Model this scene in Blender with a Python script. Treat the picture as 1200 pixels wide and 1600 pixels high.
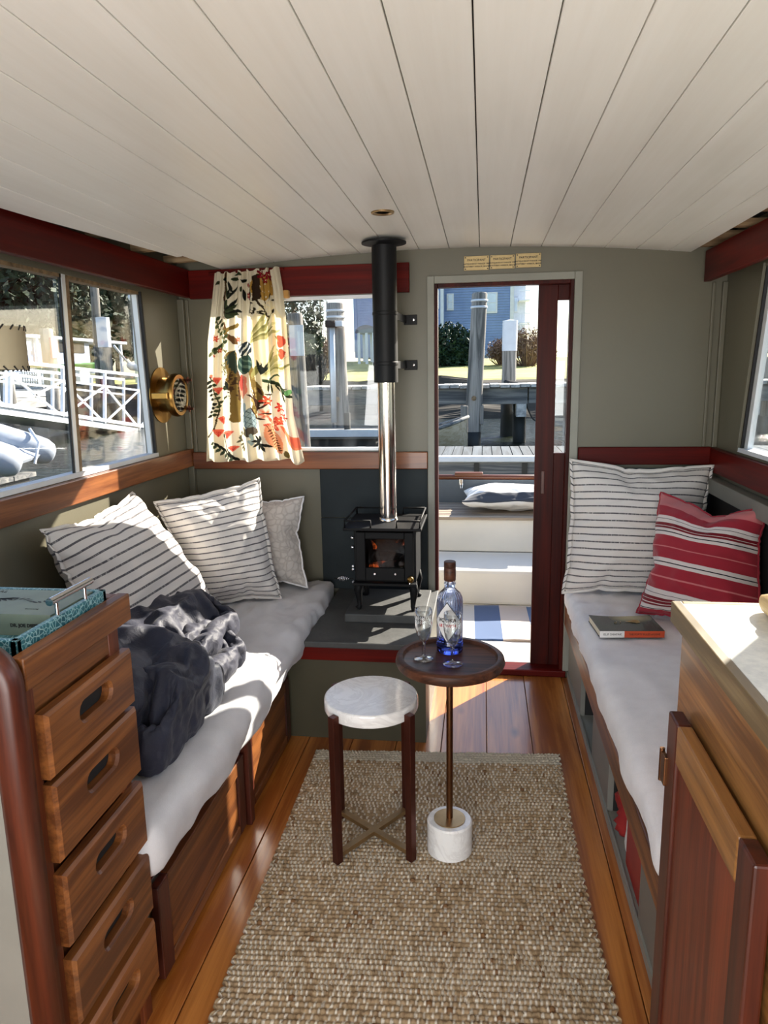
import bpy, bmesh, math, random
import numpy as np
from mathutils import Vector, Matrix

for _o in list(bpy.data.objects):
    bpy.data.objects.remove(_o)
SC = bpy.context.scene
COL = SC.collection
random.seed(7)
RNG = np.random.default_rng(7)
D = 3.217            # forward bulkhead
XL, XR = -1.369, 0.985   # cabin sides

# ------------------------------------------------------------------ camera
F = 1120.0
_y = np.array([155.0, 220.0, F]); _y /= np.linalg.norm(_y)
_sr, _cr = math.sin(math.radians(1.0)), math.cos(math.radians(1.0))
_z = np.array([-_sr, _cr, -(-_sr * _y[0] + _cr * _y[1]) / _y[2]]); _z /= np.linalg.norm(_z)
_x = np.cross(_y, _z)
if _x[0] < 0: _x = -_x
ROT = np.array([_x, _y, _z])
EYE = np.array([0.0, 0.0, 1.40])
cam_data = bpy.data.cameras.new('camera')
cam_data.sensor_fit = 'VERTICAL'
cam_data.sensor_height = 36.0
cam_data.lens = F / 1600.0 * 36.0
cam_data.clip_start = 0.02
cam_data.clip_end = 500
cam = bpy.data.objects.new('camera', cam_data)
COL.objects.link(cam)
_m = Matrix.Identity(4)
for i in range(3):
    _m[i][0] = ROT[i][0]; _m[i][1] = ROT[i][1]; _m[i][2] = -ROT[i][2]; _m[i][3] = EYE[i]
cam.matrix_world = _m
SC.camera = cam


def _ray(px, py):
    return ROT @ np.array([px - 600.0, 800.0 - py, F])
def PY(px, py, y):       # point of the place seen at a pixel, at a known depth / side / height
    d = _ray(px, py); return EYE + d * (y / d[1])
def PXX(px, py, x):
    d = _ray(px, py); return EYE + d * (x / d[0])
def PZ(px, py, z):
    d = _ray(px, py); return EYE + d * ((z - EYE[2]) / d[2])

# ------------------------------------------------------------------ light
world = bpy.data.worlds.new('world'); SC.world = world
world.use_nodes = True
_nt = world.node_tree
_bg = _nt.nodes['Background']
_sky = _nt.nodes.new('ShaderNodeTexSky')
_sky.sky_type = 'NISHITA'
_sky.sun_disc = False
_sky.sun_elevation = math.radians(29)
_sky.sun_rotation = math.radians(37)
_sky.air_density = 1.0
_sky.dust_density = 1.0
_sky.ozone_density = 1.5
_nt.links.new(_sky.outputs[0], _bg.inputs[0])
_bg.inputs[1].default_value = 0.21
SUN_EL = math.radians(28.5)
SUN_D = Vector((-0.6 * math.cos(SUN_EL), -0.8 * math.cos(SUN_EL), -math.sin(SUN_EL)))
_sl = bpy.data.lights.new('sun', 'SUN')
_sl.energy = 12.0
_sl.angle = math.radians(0.6)
_sl.color = (1.0, 0.92, 0.79)
sun = bpy.data.objects.new('sun', _sl)
sun.rotation_euler = SUN_D.to_track_quat('-Z', 'Y').to_euler()
sun.location = (4, 6, 6)
COL.objects.link(sun)
_al = bpy.data.lights.new('aft_fill', 'AREA')      # added fill light behind the viewer, brightens the cabin from the aft end
_al.shape = 'RECTANGLE'; _al.size = 2.2; _al.size_y = 1.5
_al.energy = 60.0
_al.color = (1.0, 0.99, 0.97)
aft = bpy.data.objects.new('aft_fill', _al)
aft.location = (-.19, -1.35, .85)
aft.rotation_euler = (math.radians(121), 0, 0)
COL.objects.link(aft)
SC.view_settings.view_transform = 'Standard'
SC.view_settings.look = 'None'
SC.view_settings.gamma = 1.0
SC.view_settings.use_curve_mapping = False
SC.view_settings.exposure = 0.68
SC.cycles.use_denoising = True
SC.cycles.max_bounces = 14
SC.cycles.transmission_bounces = 14
SC.cycles.diffuse_bounces = 6
SC.cycles.transparent_max_bounces = 24
SC.cycles.sample_clamp_indirect = 8.0
SC.cycles.caustics_refractive = False
SC.cycles.caustics_reflective = False

# ------------------------------------------------------------------ noise
_perm = np.random.default_rng(3).permutation(256)
_perm = np.concatenate([_perm, _perm, _perm])
_grad = np.random.default_rng(4).normal(size=(256, 3))
_grad /= np.linalg.norm(_grad, axis=1)[:, None]
def pnoise(P, s=1.0, seed=0):
    P = np.asarray(P, float) * s + seed * 17.31
    i = np.floor(P).astype(int); f = P - i
    u = f * f * f * (f * (f * 6 - 15) + 10)
    i &= 255
    out = 0
    for dx in (0, 1):
        for dy in (0, 1):
            for dz in (0, 1):
                h = _perm[_perm[_perm[i[..., 0] + dx] + i[..., 1] + dy] + i[..., 2] + dz]
                g = _grad[h]
                d = (g[..., 0] * (f[..., 0] - dx) + g[..., 1] * (f[..., 1] - dy) + g[..., 2] * (f[..., 2] - dz))
                w = (u[..., 0] if dx else 1 - u[..., 0]) * (u[..., 1] if dy else 1 - u[..., 1]) * (u[..., 2] if dz else 1 - u[..., 2])
                out = out + d * w
    return out
def ridge(P, s, seed=0):
    return 1 - np.abs(pnoise(P, s, seed)) * 2.4

# ------------------------------------------------------------------ materials
class NT:
    def __init__(self, name):
        self.m = bpy.data.materials.new(name); self.m.use_nodes = True
        self.t = self.m.node_tree
        self.b = self.t.nodes['Principled BSDF']
        self.out = self.t.nodes['Material Output']
    def n(self, typ, **kw):
        nd = self.t.nodes.new(typ)
        for k, v in kw.items():
            if k.startswith('i_'):
                nd.inputs[k[2:].replace('_', ' ')].default_value = v
            else:
                setattr(nd, k, v)
        return nd
    def l(self, a, b):
        self.t.links.new(a, b)
    def coord(self, scale=(1, 1, 1), kind='Object', rot=(0, 0, 0)):
        tc = self.n('ShaderNodeTexCoord'); mp = self.n('ShaderNodeMapping')
        mp.inputs['Scale'].default_value = scale
        mp.inputs['Rotation'].default_value = rot
        self.l(tc.outputs[kind], mp.inputs['Vector'])
        return mp.outputs[0]
    def noise(self, vec, scale, detail=4, rough=.55, dist=0.0):
        nd = self.n('ShaderNodeTexNoise')
        nd.inputs['Scale'].default_value = scale; nd.inputs['Detail'].default_value = detail
        nd.inputs['Roughness'].default_value = rough; nd.inputs['Distortion'].default_value = dist
        if vec is not None: self.l(vec, nd.inputs['Vector'])
        return nd.outputs['Fac']
    def ramp(self, fac, stops, interp='LINEAR'):
        r = self.n('ShaderNodeValToRGB'); r.color_ramp.interpolation = interp
        el = r.color_ramp.elements
        while len(el) < len(stops): el.new(0.5)
        for e, (p, c) in zip(el, stops):
            e.position = p
            e.color = (*c, 1) if not isinstance(c, (int, float)) else (c, c, c, 1)
        self.l(fac, r.inputs[0]); return r.outputs[0]
    def math(self, op, a, b=None):
        nd = self.n('ShaderNodeMath', operation=op)
        for k, v in enumerate((a, b)):
            if v is None: continue
            if isinstance(v, (int, float)): nd.inputs[k].default_value = v
            else: self.l(v, nd.inputs[k])
        return nd.outputs[0]
    def mix(self, fac, a, b, mode='MIX'):
        nd = self.n('ShaderNodeMix', data_type='RGBA', blend_type=mode)
        for k, v in ((0, fac), (6, a), (7, b)):
            if isinstance(v, (int, float)): nd.inputs[k].default_value = v
            elif isinstance(v, tuple): nd.inputs[k].default_value = (*v, 1)
            else: self.l(v, nd.inputs[k])
        return nd.outputs[2]
    def bump(self, h, strength=.3, dist=.01):
        nd = self.n('ShaderNodeBump'); nd.inputs['Strength'].default_value = strength
        nd.inputs['Distance'].default_value = dist
        self.l(h, nd.inputs['Height']); self.l(nd.outputs[0], self.b.inputs['Normal'])
    def set(self, **kw):
        for k, v in kw.items():
            s = self.b.inputs[k.replace('_', ' ')]
            if hasattr(v, 'is_output') or isinstance(v, bpy.types.NodeSocket): self.l(v, s)
            elif isinstance(v, tuple) and len(v) == 3 and s.type == 'RGBA': s.default_value = (*v, 1)
            else: s.default_value = v

def S(r, g, b):            # sRGB 0-255 to linear
    return tuple(((c / 255) / 12.92 if c <= 10 else ((c / 255 + .055) / 1.055) ** 2.4) for c in (r, g, b))

def plain(name, col, rough=.5, metal=0.0, var=.12, scale=6, bump=0.0, bscale=80, spec=.5, **kw):
    t = NT(name); v = t.coord()
    n = t.noise(v, scale)
    a = tuple(c * (1 - var) for c in col); b = tuple(min(1, c * (1 + var)) for c in col)
    t.set(Base_Color=t.ramp(n, [(.3, a), (.7, b)]), Roughness=rough, Metallic=metal, Specular_IOR_Level=spec, **kw)
    if bump: t.bump(t.noise(v, bscale, 3), bump, .004)
    return t.m

def wood(name, dark, light, axis=1, scale=1.0, rough=.4, coat=0.0, knots=False, bump=.12, vary=.35, spec=.5):
    """grain runs along `axis` in object space"""
    t = NT(name)
    sc = [14 * scale] * 3; sc[axis] = .9 * scale
    v = t.coord(tuple(sc))
    oi = t.n('ShaderNodeObjectInfo')
    add = t.n('ShaderNodeVectorMath', operation='ADD')
    cmb = t.n('ShaderNodeCombineXYZ')
    r10 = t.math('MULTIPLY', oi.outputs['Random'], 37.0)
    for k in range(3): t.l(r10, cmb.inputs[k])
    t.l(v, add.inputs[0]); t.l(cmb.outputs[0], add.inputs[1])
    n1 = t.noise(add.outputs[0], 1.0, 5, .6, 1.2)
    sf = [140 * scale] * 3; sf[axis] = 3 * scale
    n2 = t.noise(t.coord(tuple(sf)), 1.0, 3, .6)
    f = t.math('ADD', t.math('MULTIPLY', n1, .75), t.math('MULTIPLY', n2, .25))
    c = t.ramp(f, [(.33, tuple(x * .85 for x in dark)), (.43, dark), (.54, tuple((a + b) / 2 for a, b in zip(dark, light))), (.68, light)])
    br = t.math('ADD', t.math('MULTIPLY', oi.outputs['Random'], vary), 1 - vary / 2)
    c = t.mix(1.0, c, br, 'MULTIPLY')
    if knots:
        vo = t.n('ShaderNodeTexVoronoi'); ks = [5.5] * 3; ks[axis] = 2.2
        t.l(t.coord(tuple(ks)), vo.inputs['Vector']); vo.inputs['Scale'].default_value = 1.0
        vo.inputs['Randomness'].default_value = 1.0
        k = t.ramp(vo.outputs['Distance'], [(.03, 1.0), (.13, 0.0)])
        c = t.mix(t.math('MULTIPLY', k, .8), c, tuple(x * .28 for x in dark))
    t.set(Base_Color=c, Roughness=rough, Coat_Weight=coat, Coat_Roughness=.12, Specular_IOR_Level=spec)
    if bump: t.bump(f, bump, .003)
    return t.m

M = {}
M['olive'] = plain('olive_paint', S(102, 98, 82), .42, var=.05, scale=3, bump=.05, bscale=120)
M['olive_dark'] = plain('dark_olive_paint', S(66, 62, 44), .5, var=.08)
M['grey_paint'] = plain('grey_paint', S(120, 118, 110), .5, var=.08, bump=.05)
M['panel_grey'] = plain('grey_green_paint', S(140, 140, 130), .5, var=.1, scale=4)
M['mahogany'] = wood('varnished_mahogany', S(74, 11, 7), S(108, 20, 11), 1, .8, .42, .0, vary=.1, spec=.14)
M['mahogany_x'] = wood('varnished_mahogany_cross', S(74, 11, 7), S(108, 20, 11), 0, .8, .42, .0, vary=.1, spec=.14)
M['mahogany_z'] = wood('varnished_mahogany_upright', S(50, 12, 8), S(84, 22, 13), 2, .8, .42, .0, vary=.1, spec=.14)
M['rail'] = wood('honey_rail_wood', S(104, 56, 27), S(156, 98, 54), 1, .8, .34, .15, vary=.1)
M['rail_x'] = wood('honey_rail_wood_cross', S(98, 50, 25), S(146, 86, 46), 0, .8, .34, .15, vary=.1)
M['teak_y'] = wood('brown_teak', S(90, 48, 20), S(150, 92, 44), 1, 1.2, .42, .05, vary=.12)
M['teak_z'] = wood('brown_teak_upright', S(88, 38, 18), S(134, 70, 34), 2, 1.2, .42, .05, vary=.12)
M['teak_dark'] = wood('dark_teak', S(54, 20, 11), S(94, 40, 22), 2, 1.0, .4, .05, vary=.1)
M['pine'] = wood('pine_floor', S(142, 78, 28), S(206, 136, 66), 1, .7, .30, .3, knots=True, vary=.28)
M['walnut'] = wood('dark_walnut', S(50, 27, 17), S(98, 58, 37), 0, 1.4, .5, .0, vary=.1, spec=.3)
M['grey_wood'] = wood('weathered_grey_wood', S(96, 94, 90), S(172, 166, 158), 2, .6, .9, vary=.25)
M['grey_wood_x'] = wood('weathered_grey_timber', S(88, 90, 92), S(158, 156, 150), 0, .6, .9, vary=.3)
M['grey_wood_y'] = wood('weathered_deck_wood', S(150, 150, 148), S(214, 212, 206), 1, .6, .9, vary=.3)
M['dock_deck'] = wood('shaded_deck_wood', S(52, 60, 68), S(88, 98, 106), 1, .6, .9, vary=.3)  # weathered planks with bluish shade put into the wood colour
M['oak_top'] = wood('raw_wood_seat', S(120, 104, 88), S(180, 164, 142), 0, .8, .7, vary=.25)
M['black'] = plain('black_iron', (.006, .006, .0065), .55, .0, spec=.14, var=.2, bump=.1, bscale=300)
M['black_pipe'] = plain('black_enamel', (.006, .006, .007), .5, 0.0, var=.1, spec=.25)
M['steel'] = plain('polished_steel', (.72, .66, .60), .14, 1.0, var=.08, scale=12)
M['chrome'] = plain('chrome', (.8, .8, .82), .1, 1.0, var=.02)
M['alu'] = plain('white_aluminium', S(226, 230, 234), .4, .2, var=.06)
M['rust_track'] = plain('stained_brown_track', S(128, 106, 78), .7, var=.5, scale=40)
M['rubber'] = plain('black_rubber', (.01, .01, .012), .6)
M['brass'] = plain('aged_brass', S(150, 116, 62), .30, 1.0, var=.2, scale=20)
M['bronze'] = plain('brushed_bronze', S(120, 84, 58), .34, 1.0, var=.12, scale=30)
M['bronze_leg'] = plain('dark_bronze', S(92, 52, 42), .35, .8, var=.12, scale=20)
M['brass_flat'] = plain('antique_brass_strip', S(168, 140, 100), .38, .9, var=.12, scale=30)
M['plaque'] = plain('engraved_brass', S(168, 146, 102), .4, .5, var=.1, scale=40)
M['slate'] = plain('dark_slate', S(36, 43, 46), .65, spec=.25, var=.22, scale=5, bump=.25, bscale=30)
M['slate_top'] = plain('grey_slate_top', S(66, 67, 66), .62, var=.25, scale=9, bump=.5, bscale=22)
M['white_gel'] = plain('white_gelcoat', S(226, 222, 212), .4, var=.03)
M['white_paint'] = plain('white_paint', S(216, 220, 226), .5, var=.05)
M['boat_white'] = plain('shaded_boat_white', S(150, 166, 192), .5, var=.06)  # white boat paint, blue shade mixed into the colour
M['hull_blue'] = plain('blue_hull_paint', S(70, 110, 170), .4, var=.08)
M['green_hull'] = plain('green_hull_paint', S(84, 138, 62), .5, var=.08)
M['dark_interior'] = plain('dark_cavity', (.012, .011, .010), .8)  # near-black colour that puts shade into recesses and gaps
M['roof_wood'] = wood('bare_roof_wood', S(120, 92, 62), S(186, 158, 120), 0, .8, .8)
M['ink'] = plain('dark_print', (.02, .018, .016), .6)
M['ink_red'] = plain('red_print', S(190, 40, 40), .6)
M['paper'] = plain('paper_pages', S(226, 214, 188), .8, var=.1, scale=60)
M['cabinet_wood'] = wood('lit_teak', S(104, 66, 32), S(172, 120, 64), 1, 1.2, .4, .1, vary=.1)  # teak coloured lighter and golden, as where light falls on the cabinet
M['door_panel_wood'] = wood('reddish_teak', S(92, 36, 17), S(140, 62, 30), 2, 1.2, .4, .05, vary=.1)
M['white_card'] = plain('white_card', S(226, 224, 222), .7, var=.04)

def ceiling_mat():
    t = NT('aged_white_paint')
    v = t.coord((6, .9, 6))
    n1 = t.noise(v, 1.2, 5, .6, .6)
    n2 = t.noise(t.coord((60, 1.6, 60)), 1.0, 4, .65)
    n3 = t.noise(t.coord((3, 3, 3)), 1.0, 2)
    f = t.math('ADD', t.math('MULTIPLY', n1, .5), t.math('ADD', t.math('MULTIPLY', n2, .3), t.math('MULTIPLY', n3, .2)))
    c = t.ramp(f, [(.28, S(230, 227, 218)), (.5, S(238, 236, 229)), (.72, S(245, 244, 239))])
    r = t.ramp(n1, [(.3, .28), (.7, .5)])
    t.set(Base_Color=c, Roughness=r, Specular_IOR_Level=.45)
    t.bump(f, .08, .004)
    return t.m
M['ceiling'] = ceiling_mat()

def linen(name, col, weave=900, bump=.15, rough=.9, var=.06):
    t = NT(name)
    v = t.coord((1, 1, 1))
    n = t.noise(v, 18, 4)
    w = t.noise(t.coord((weave, weave * .25, weave)), 1.0, 2)
    a = tuple(c * (1 - var) for c in col); b = tuple(min(1, c * (1 + var)) for c in col)
    t.set(Base_Color=t.ramp(t.math('ADD', t.math('MULTIPLY', n, .5), t.math('MULTIPLY', w, .5)), [(.35, a), (.65, b)]),
          Roughness=rough, Sheen_Weight=.15, Specular_IOR_Level=.2)
    t.bump(t.math('ADD', n, w), bump, .002)
    return t.m
M['linen_grey'] = linen('grey_linen', S(196, 190, 182))
M['linen_blue'] = linen('blue_grey_cotton', S(204, 203, 206))
M['linen_white'] = linen('white_cotton', S(236, 234, 236))
M['plain_cushion'] = linen('quilted_cotton', S(198, 190, 184), 400, .2)
def quilt_mat():
    t = NT('embroidered_quilt'); v = t.coord()
    vo = t.n('ShaderNodeTexVoronoi', feature='DISTANCE_TO_EDGE'); vo.inputs['Scale'].default_value = 34
    nz = t.n('ShaderNodeTexNoise'); nz.inputs['Scale'].default_value = 12
    mx = t.n('ShaderNodeVectorMath', operation='ADD'); sc = t.n('ShaderNodeVectorMath', operation='SCALE')
    t.l(v, nz.inputs['Vector']); t.l(nz.outputs['Color'], sc.inputs[0]); sc.inputs['Scale'].default_value = .06
    t.l(v, mx.inputs[0]); t.l(sc.outputs[0], mx.inputs[1]); t.l(mx.outputs[0], vo.inputs['Vector'])
    h = t.ramp(vo.outputs['Distance'], [(0.0, 0.0), (.18, 1.0)])
    t.set(Base_Color=t.mix(h, S(184, 176, 170), S(204, 197, 191)), Roughness=.9, Sheen_Weight=.15, Specular_IOR_Level=.2)
    t.bump(h, .35, .004)
    return t.m
M['plain_cushion'] = quilt_mat()

def stripes(name, stops, repeat=1.0, wob=.0, axis='V', bump=.15, dash=False):
    """woven stripes across UV"""
    t = NT(name)
    uv = t.n('ShaderNodeTexCoord'); sp = t.n('ShaderNodeSeparateXYZ'); t.l(uv.outputs['UV'], sp.inputs[0])
    val = sp.outputs[1] if axis == 'V' else sp.outputs[0]
    oth = sp.outputs[0] if axis == 'V' else sp.outputs[1]
    if wob:
        nz = t.noise(t.coord((1, 1, 1), 'UV'), 7, 2)
        val = t.math('ADD', val, t.math('MULTIPLY', t.math('SUBTRACT', nz, .5), wob))
    f = t.math('FRACT', t.math('MULTIPLY', val, repeat))
    c = t.ramp(f, stops, 'CONSTANT')
    if dash:
        d = t.noise(t.coord((260, 14, 1), 'UV'), 1.0, 2)
        c = t.mix(t.ramp(d, [(.56, 0.0), (.64, .55)]), c, stops[0][1])
    w = t.noise(t.coord((420, 420, 1), 'UV'), 1.0, 2)
    c = t.mix(.16, c, t.ramp(w, [(.35, (.25, .25, .25)), (.65, (1, 1, 1))]), 'MULTIPLY')
    t.set(Base_Color=c, Roughness=.9, Sheen_Weight=.15, Specular_IOR_Level=.2)
    t.bump(w, bump, .002)
    return t.m
_cw, _cg = S(226, 221, 216), S(92, 90, 94)
M['ticking'] = stripes('grey_ticking', [(0.0, _cw), (.40, _cg), (.62, _cw)], 17.0, .006, dash=True)
M['ticking2'] = stripes('grey_ticking_even', [(0.0, _cw), (.40, _cg), (.60, _cw)], 19.0, .006, dash=True)
_r, _w, _k, _p, _d = S(162, 44, 58), S(222, 212, 208), S(40, 34, 44), S(206, 120, 122), S(120, 24, 36)
M['red_stripe'] = stripes('red_awning_stripe', [(0, _r), (.055, _w), (.062, _k), (.068, _w), (.10, _d), (.115, _w), (.122, _d), (.145, _w), (.152, _d), (.175, _w), (.20, _k), (.206, _w),
    (.24, _r), (.33, _p), (.34, _r), (.42, _w), (.445, _k), (.452, _w), (.48, _r), (.56, _p), (.57, _r), (.65, _w), (.672, _k), (.68, _w), (.70, _d), (.715, _w), (.722, _d), (.745, _w),
    (.77, _k), (.777, _w), (.80, _r), (.88, _p), (.89, _r)][:32], 1.0, .004)
M['cockpit_cushion'] = stripes('white_cushion_grey_band', [(0, S(70, 74, 82)), (.20, S(236, 234, 230))], 1.0)
M['cockpit_rug'] = stripes('blue_striped_mat', [(0, S(206, 200, 192)), (.20, S(66, 92, 132)), (.44, S(206, 190, 176)), (.70, S(78, 108, 146)), (.92, S(206, 200, 192))], 1.0, .0, 'U')

def duvet_mat():
    t = NT('navy_quilted_nylon'); v = t.coord()
    n = t.noise(v, 9, 4)
    t.set(Base_Color=t.ramp(n, [(.3, S(35, 37, 50)), (.7, S(47, 49, 64))]), Roughness=.6, Sheen_Weight=.06, Specular_IOR_Level=.3)
    t.bump(t.noise(t.coord((1, 1, 1)), 30, 4, .6, 1.5), .35, .008)
    return t.m
M['duvet'] = duvet_mat()

def marble_mat():
    t = NT('white_marble'); v = t.coord()
    n = t.noise(v, 6, 6, .65, 2.0)
    n2 = t.noise(v, 30, 4, .6, .5)
    c = t.ramp(n, [(.42, S(236, 234, 231)), (.50, S(222, 219, 216)), (.54, S(238, 236, 233))])
    c = t.mix(t.ramp(n2, [(.66, 0.0), (.74, .35)]), c, S(176, 166, 156))
    t.set(Base_Color=c, Roughness=.12, Specular_IOR_Level=.6)
    return t.m
M['marble'] = marble_mat()

def laminate_mat():
    t = NT('speckled_laminate'); v = t.coord()
    n = t.noise(v, 60, 4, .7); n2 = t.noise(v, 10, 3)
    c = t.ramp(t.math('ADD', t.math('MULTIPLY', n, .6), t.math('MULTIPLY', n2, .4)), [(.35, S(196, 196, 192)), (.65, S(226, 224, 216))])
    t.set(Base_Color=c, Roughness=.45)
    return t.m
M['laminate'] = laminate_mat()

def croc_mat():
    t = NT('teal_crocodile_leather'); v = t.coord()
    vo = t.n('ShaderNodeTexVoronoi', feature='DISTANCE_TO_EDGE'); vo.inputs['Scale'].default_value = 110
    t.l(v, vo.inputs['Vector'])
    e = t.ramp(vo.outputs['Distance'], [(0.02, 0.0), (.10, 1.0)])
    n = t.noise(v, 20, 3)
    base = t.ramp(n, [(.3, S(28, 84, 96)), (.7, S(62, 128, 138))])
    t.set(Base_Color=t.mix(e, S(150, 190, 194), base), Roughness=.28)
    t.bump(e, .4, .002)
    return t.m
M['croc'] = croc_mat()

def pane_mat(name='window_glass', tint=(1, 1, 1), dirt=.06, refl=.05):
    t = NT(name)
    tr = t.n('ShaderNodeBsdfTransparent'); tr.inputs[0].default_value = (*tint, 1)
    gl = t.n('ShaderNodeBsdfGlossy'); gl.inputs['Roughness'].default_value = .02
    df = t.n('ShaderNodeBsdfDiffuse'); df.inputs[0].default_value = (.8, .85, .9, 1)
    lw = t.n('ShaderNodeLayerWeight'); lw.inputs[0].default_value = .5
    fr_ = t.math('ADD', refl, t.math('MULTIPLY', t.math('POWER', lw.outputs['Facing'], 4.0), .5))
    m1 = t.n('ShaderNodeMixShader'); m2 = t.n('ShaderNodeMixShader')
    t.l(fr_, m1.inputs[0]); t.l(tr.outputs[0], m1.inputs[1]); t.l(gl.outputs[0], m1.inputs[2])
    sm = t.ramp(t.noise(t.coord((3, 3, 1)), 3, 5, .6, 1), [(.45, 0.0), (.8, dirt)])
    t.l(sm, m2.inputs[0]); t.l(m1.outputs[0], m2.inputs[1]); t.l(df.outputs[0], m2.inputs[2])
    t.l(m2.outputs[0], t.out.inputs[0])
    return t.m
M['glass'] = pane_mat()
M['glass_dirty'] = pane_mat('salted_window_glass', (.98, 1, 1), .22)
def solid_glass(name, stops=None):
    t = NT(name)
    t.set(Base_Color=(.97, .98, 1), Roughness=.02, Transmission_Weight=1.0, IOR=1.46)
    if stops:
        tc = t.n('ShaderNodeTexCoord'); sp = t.n('ShaderNodeSeparateXYZ'); t.l(tc.outputs['Object'], sp.inputs[0])
        t.set(Base_Color=t.ramp(t.math('MULTIPLY', sp.outputs[2], 4.0), stops))
    return t.m
def thin_glass():
    t = NT('thin_clear_glass')
    tr = t.n('ShaderNodeBsdfTransparent'); tr.inputs[0].default_value = (.97, .98, .98, 1)
    gl = t.n('ShaderNodeBsdfGlossy'); gl.inputs['Roughness'].default_value = .05
    lw = t.n('ShaderNodeLayerWeight'); lw.inputs[0].default_value = .5
    m1 = t.n('ShaderNodeMixShader')
    t.l(t.math('ADD', .05, t.math('MULTIPLY', t.math('POWER', lw.outputs['Facing'], 1.7), .9)), m1.inputs[0]); t.l(tr.outputs[0], m1.inputs[1]); t.l(gl.outputs[0], m1.inputs[2])
    t.l(m1.outputs[0], t.out.inputs[0])
    return t.m
M['clear_glass'] = thin_glass()
M['bottle_glass'] = solid_glass('blue_bottle_glass', [(0.0, S(70, 96, 236)), (.12, S(100, 126, 242)), (.2, S(226, 233, 253)), (.5, S(206, 220, 252)), (.9, S(236, 241, 254))])

def emit(name, col, strength):
    t = NT(name); t.set(Base_Color=col, Emission_Color=(*col, 1), Emission_Strength=strength)
    n = t.noise(t.coord(), 34, 4, .7)
    t.l(t.ramp(n, [(.50, (0.0, 0.0, 0.0)), (.62, col), (.78, (1, .5, .12))]), t.b.inputs['Emission Color'])
    t.b.inputs['Base Color'].default_value = (.03, .02, .015, 1)
    return t.m
M['ember'] = emit('glowing_embers', (1.0, .18, .03), 1.0)
M['char'] = plain('charred_log', (.015, .013, .012), .9, var=.5, scale=60)
M['stove_glass'] = pane_mat('sooty_stove_glass', (.5, .46, .44), .01, .008)

def water_mat():
    t = NT('harbour_water')
    v = t.coord((.8, 2.0, 1))
    n = t.noise(v, 3.4, 5, .6, .6); n2 = t.noise(v, 9, 3)
    t.set(Base_Color=S(40, 46, 32), Roughness=.08, Specular_IOR_Level=.6)
    t.bump(t.math('ADD', n, t.math('MULTIPLY', n2, .25)), .5, .25)
    return t.m
M['water'] = water_mat()
def grass_mat():
    t = NT('winter_lawn'); v = t.coord()
    n = t.noise(v, 1.2, 6, .7)
    t.set(Base_Color=t.ramp(n, [(.3, S(120, 122, 62)), (.7, S(190, 186, 110))]), Roughness=.95)
    return t.m
M['grass'] = grass_mat()
M['mud'] = plain('shore_mud', S(58, 52, 42), .9, var=.4, scale=2, bump=.6, bscale=4)
def leaf_mat(name, a, b):
    t = NT(name); oi = t.n('ShaderNodeObjectInfo')
    n = t.noise(t.coord(), 2.5, 4, .7)
    t.set(Base_Color=t.ramp(n, [(.3, a), (.7, b)]), Roughness=.7)
    return t.m
M['leaf_dark'] = leaf_mat('evergreen_leaf', S(20, 34, 22), S(52, 72, 44))
M['leaf_hedge'] = leaf_mat('hedge_leaf', S(14, 34, 24), S(34, 66, 40))
M['leaf_brown'] = leaf_mat('dormant_twig', S(92, 70, 56), S(150, 120, 98))
M['bark'] = plain('bark', S(84, 66, 52), .9, var=.3)
M['dry_grass'] = plain('dry_grass_blade', S(196, 176, 132), .9, var=.2)
def siding_mat():
    t = NT('blue_clapboard'); n = t.noise(t.coord(), 1.5, 3)
    t.set(Base_Color=t.ramp(n, [(.3, S(118, 140, 182)), (.7, S(134, 156, 196))]), Roughness=.7)
    return t.m
M['siding'] = siding_mat()
M['siding_grey'] = plain('grey_clapboard', S(78, 90, 106), .8, var=.1)
M['roof'] = plain('brown_roof', S(140, 116, 98), .9, var=.15, scale=3)
M['house_glass'] = plain('house_window_glass', S(190, 205, 225), .1, .0, var=.15, scale=1.0, spec=.8)
M['rib_grey'] = plain('inflatable_fabric', S(160, 168, 180), .5, var=.05)
M['rope'] = plain('rope', S(150, 136, 110), .9, var=.2, scale=60)
M['shade'] = plain('tan_parchment', S(176, 164, 138), .85, var=.04, scale=12)

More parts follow.
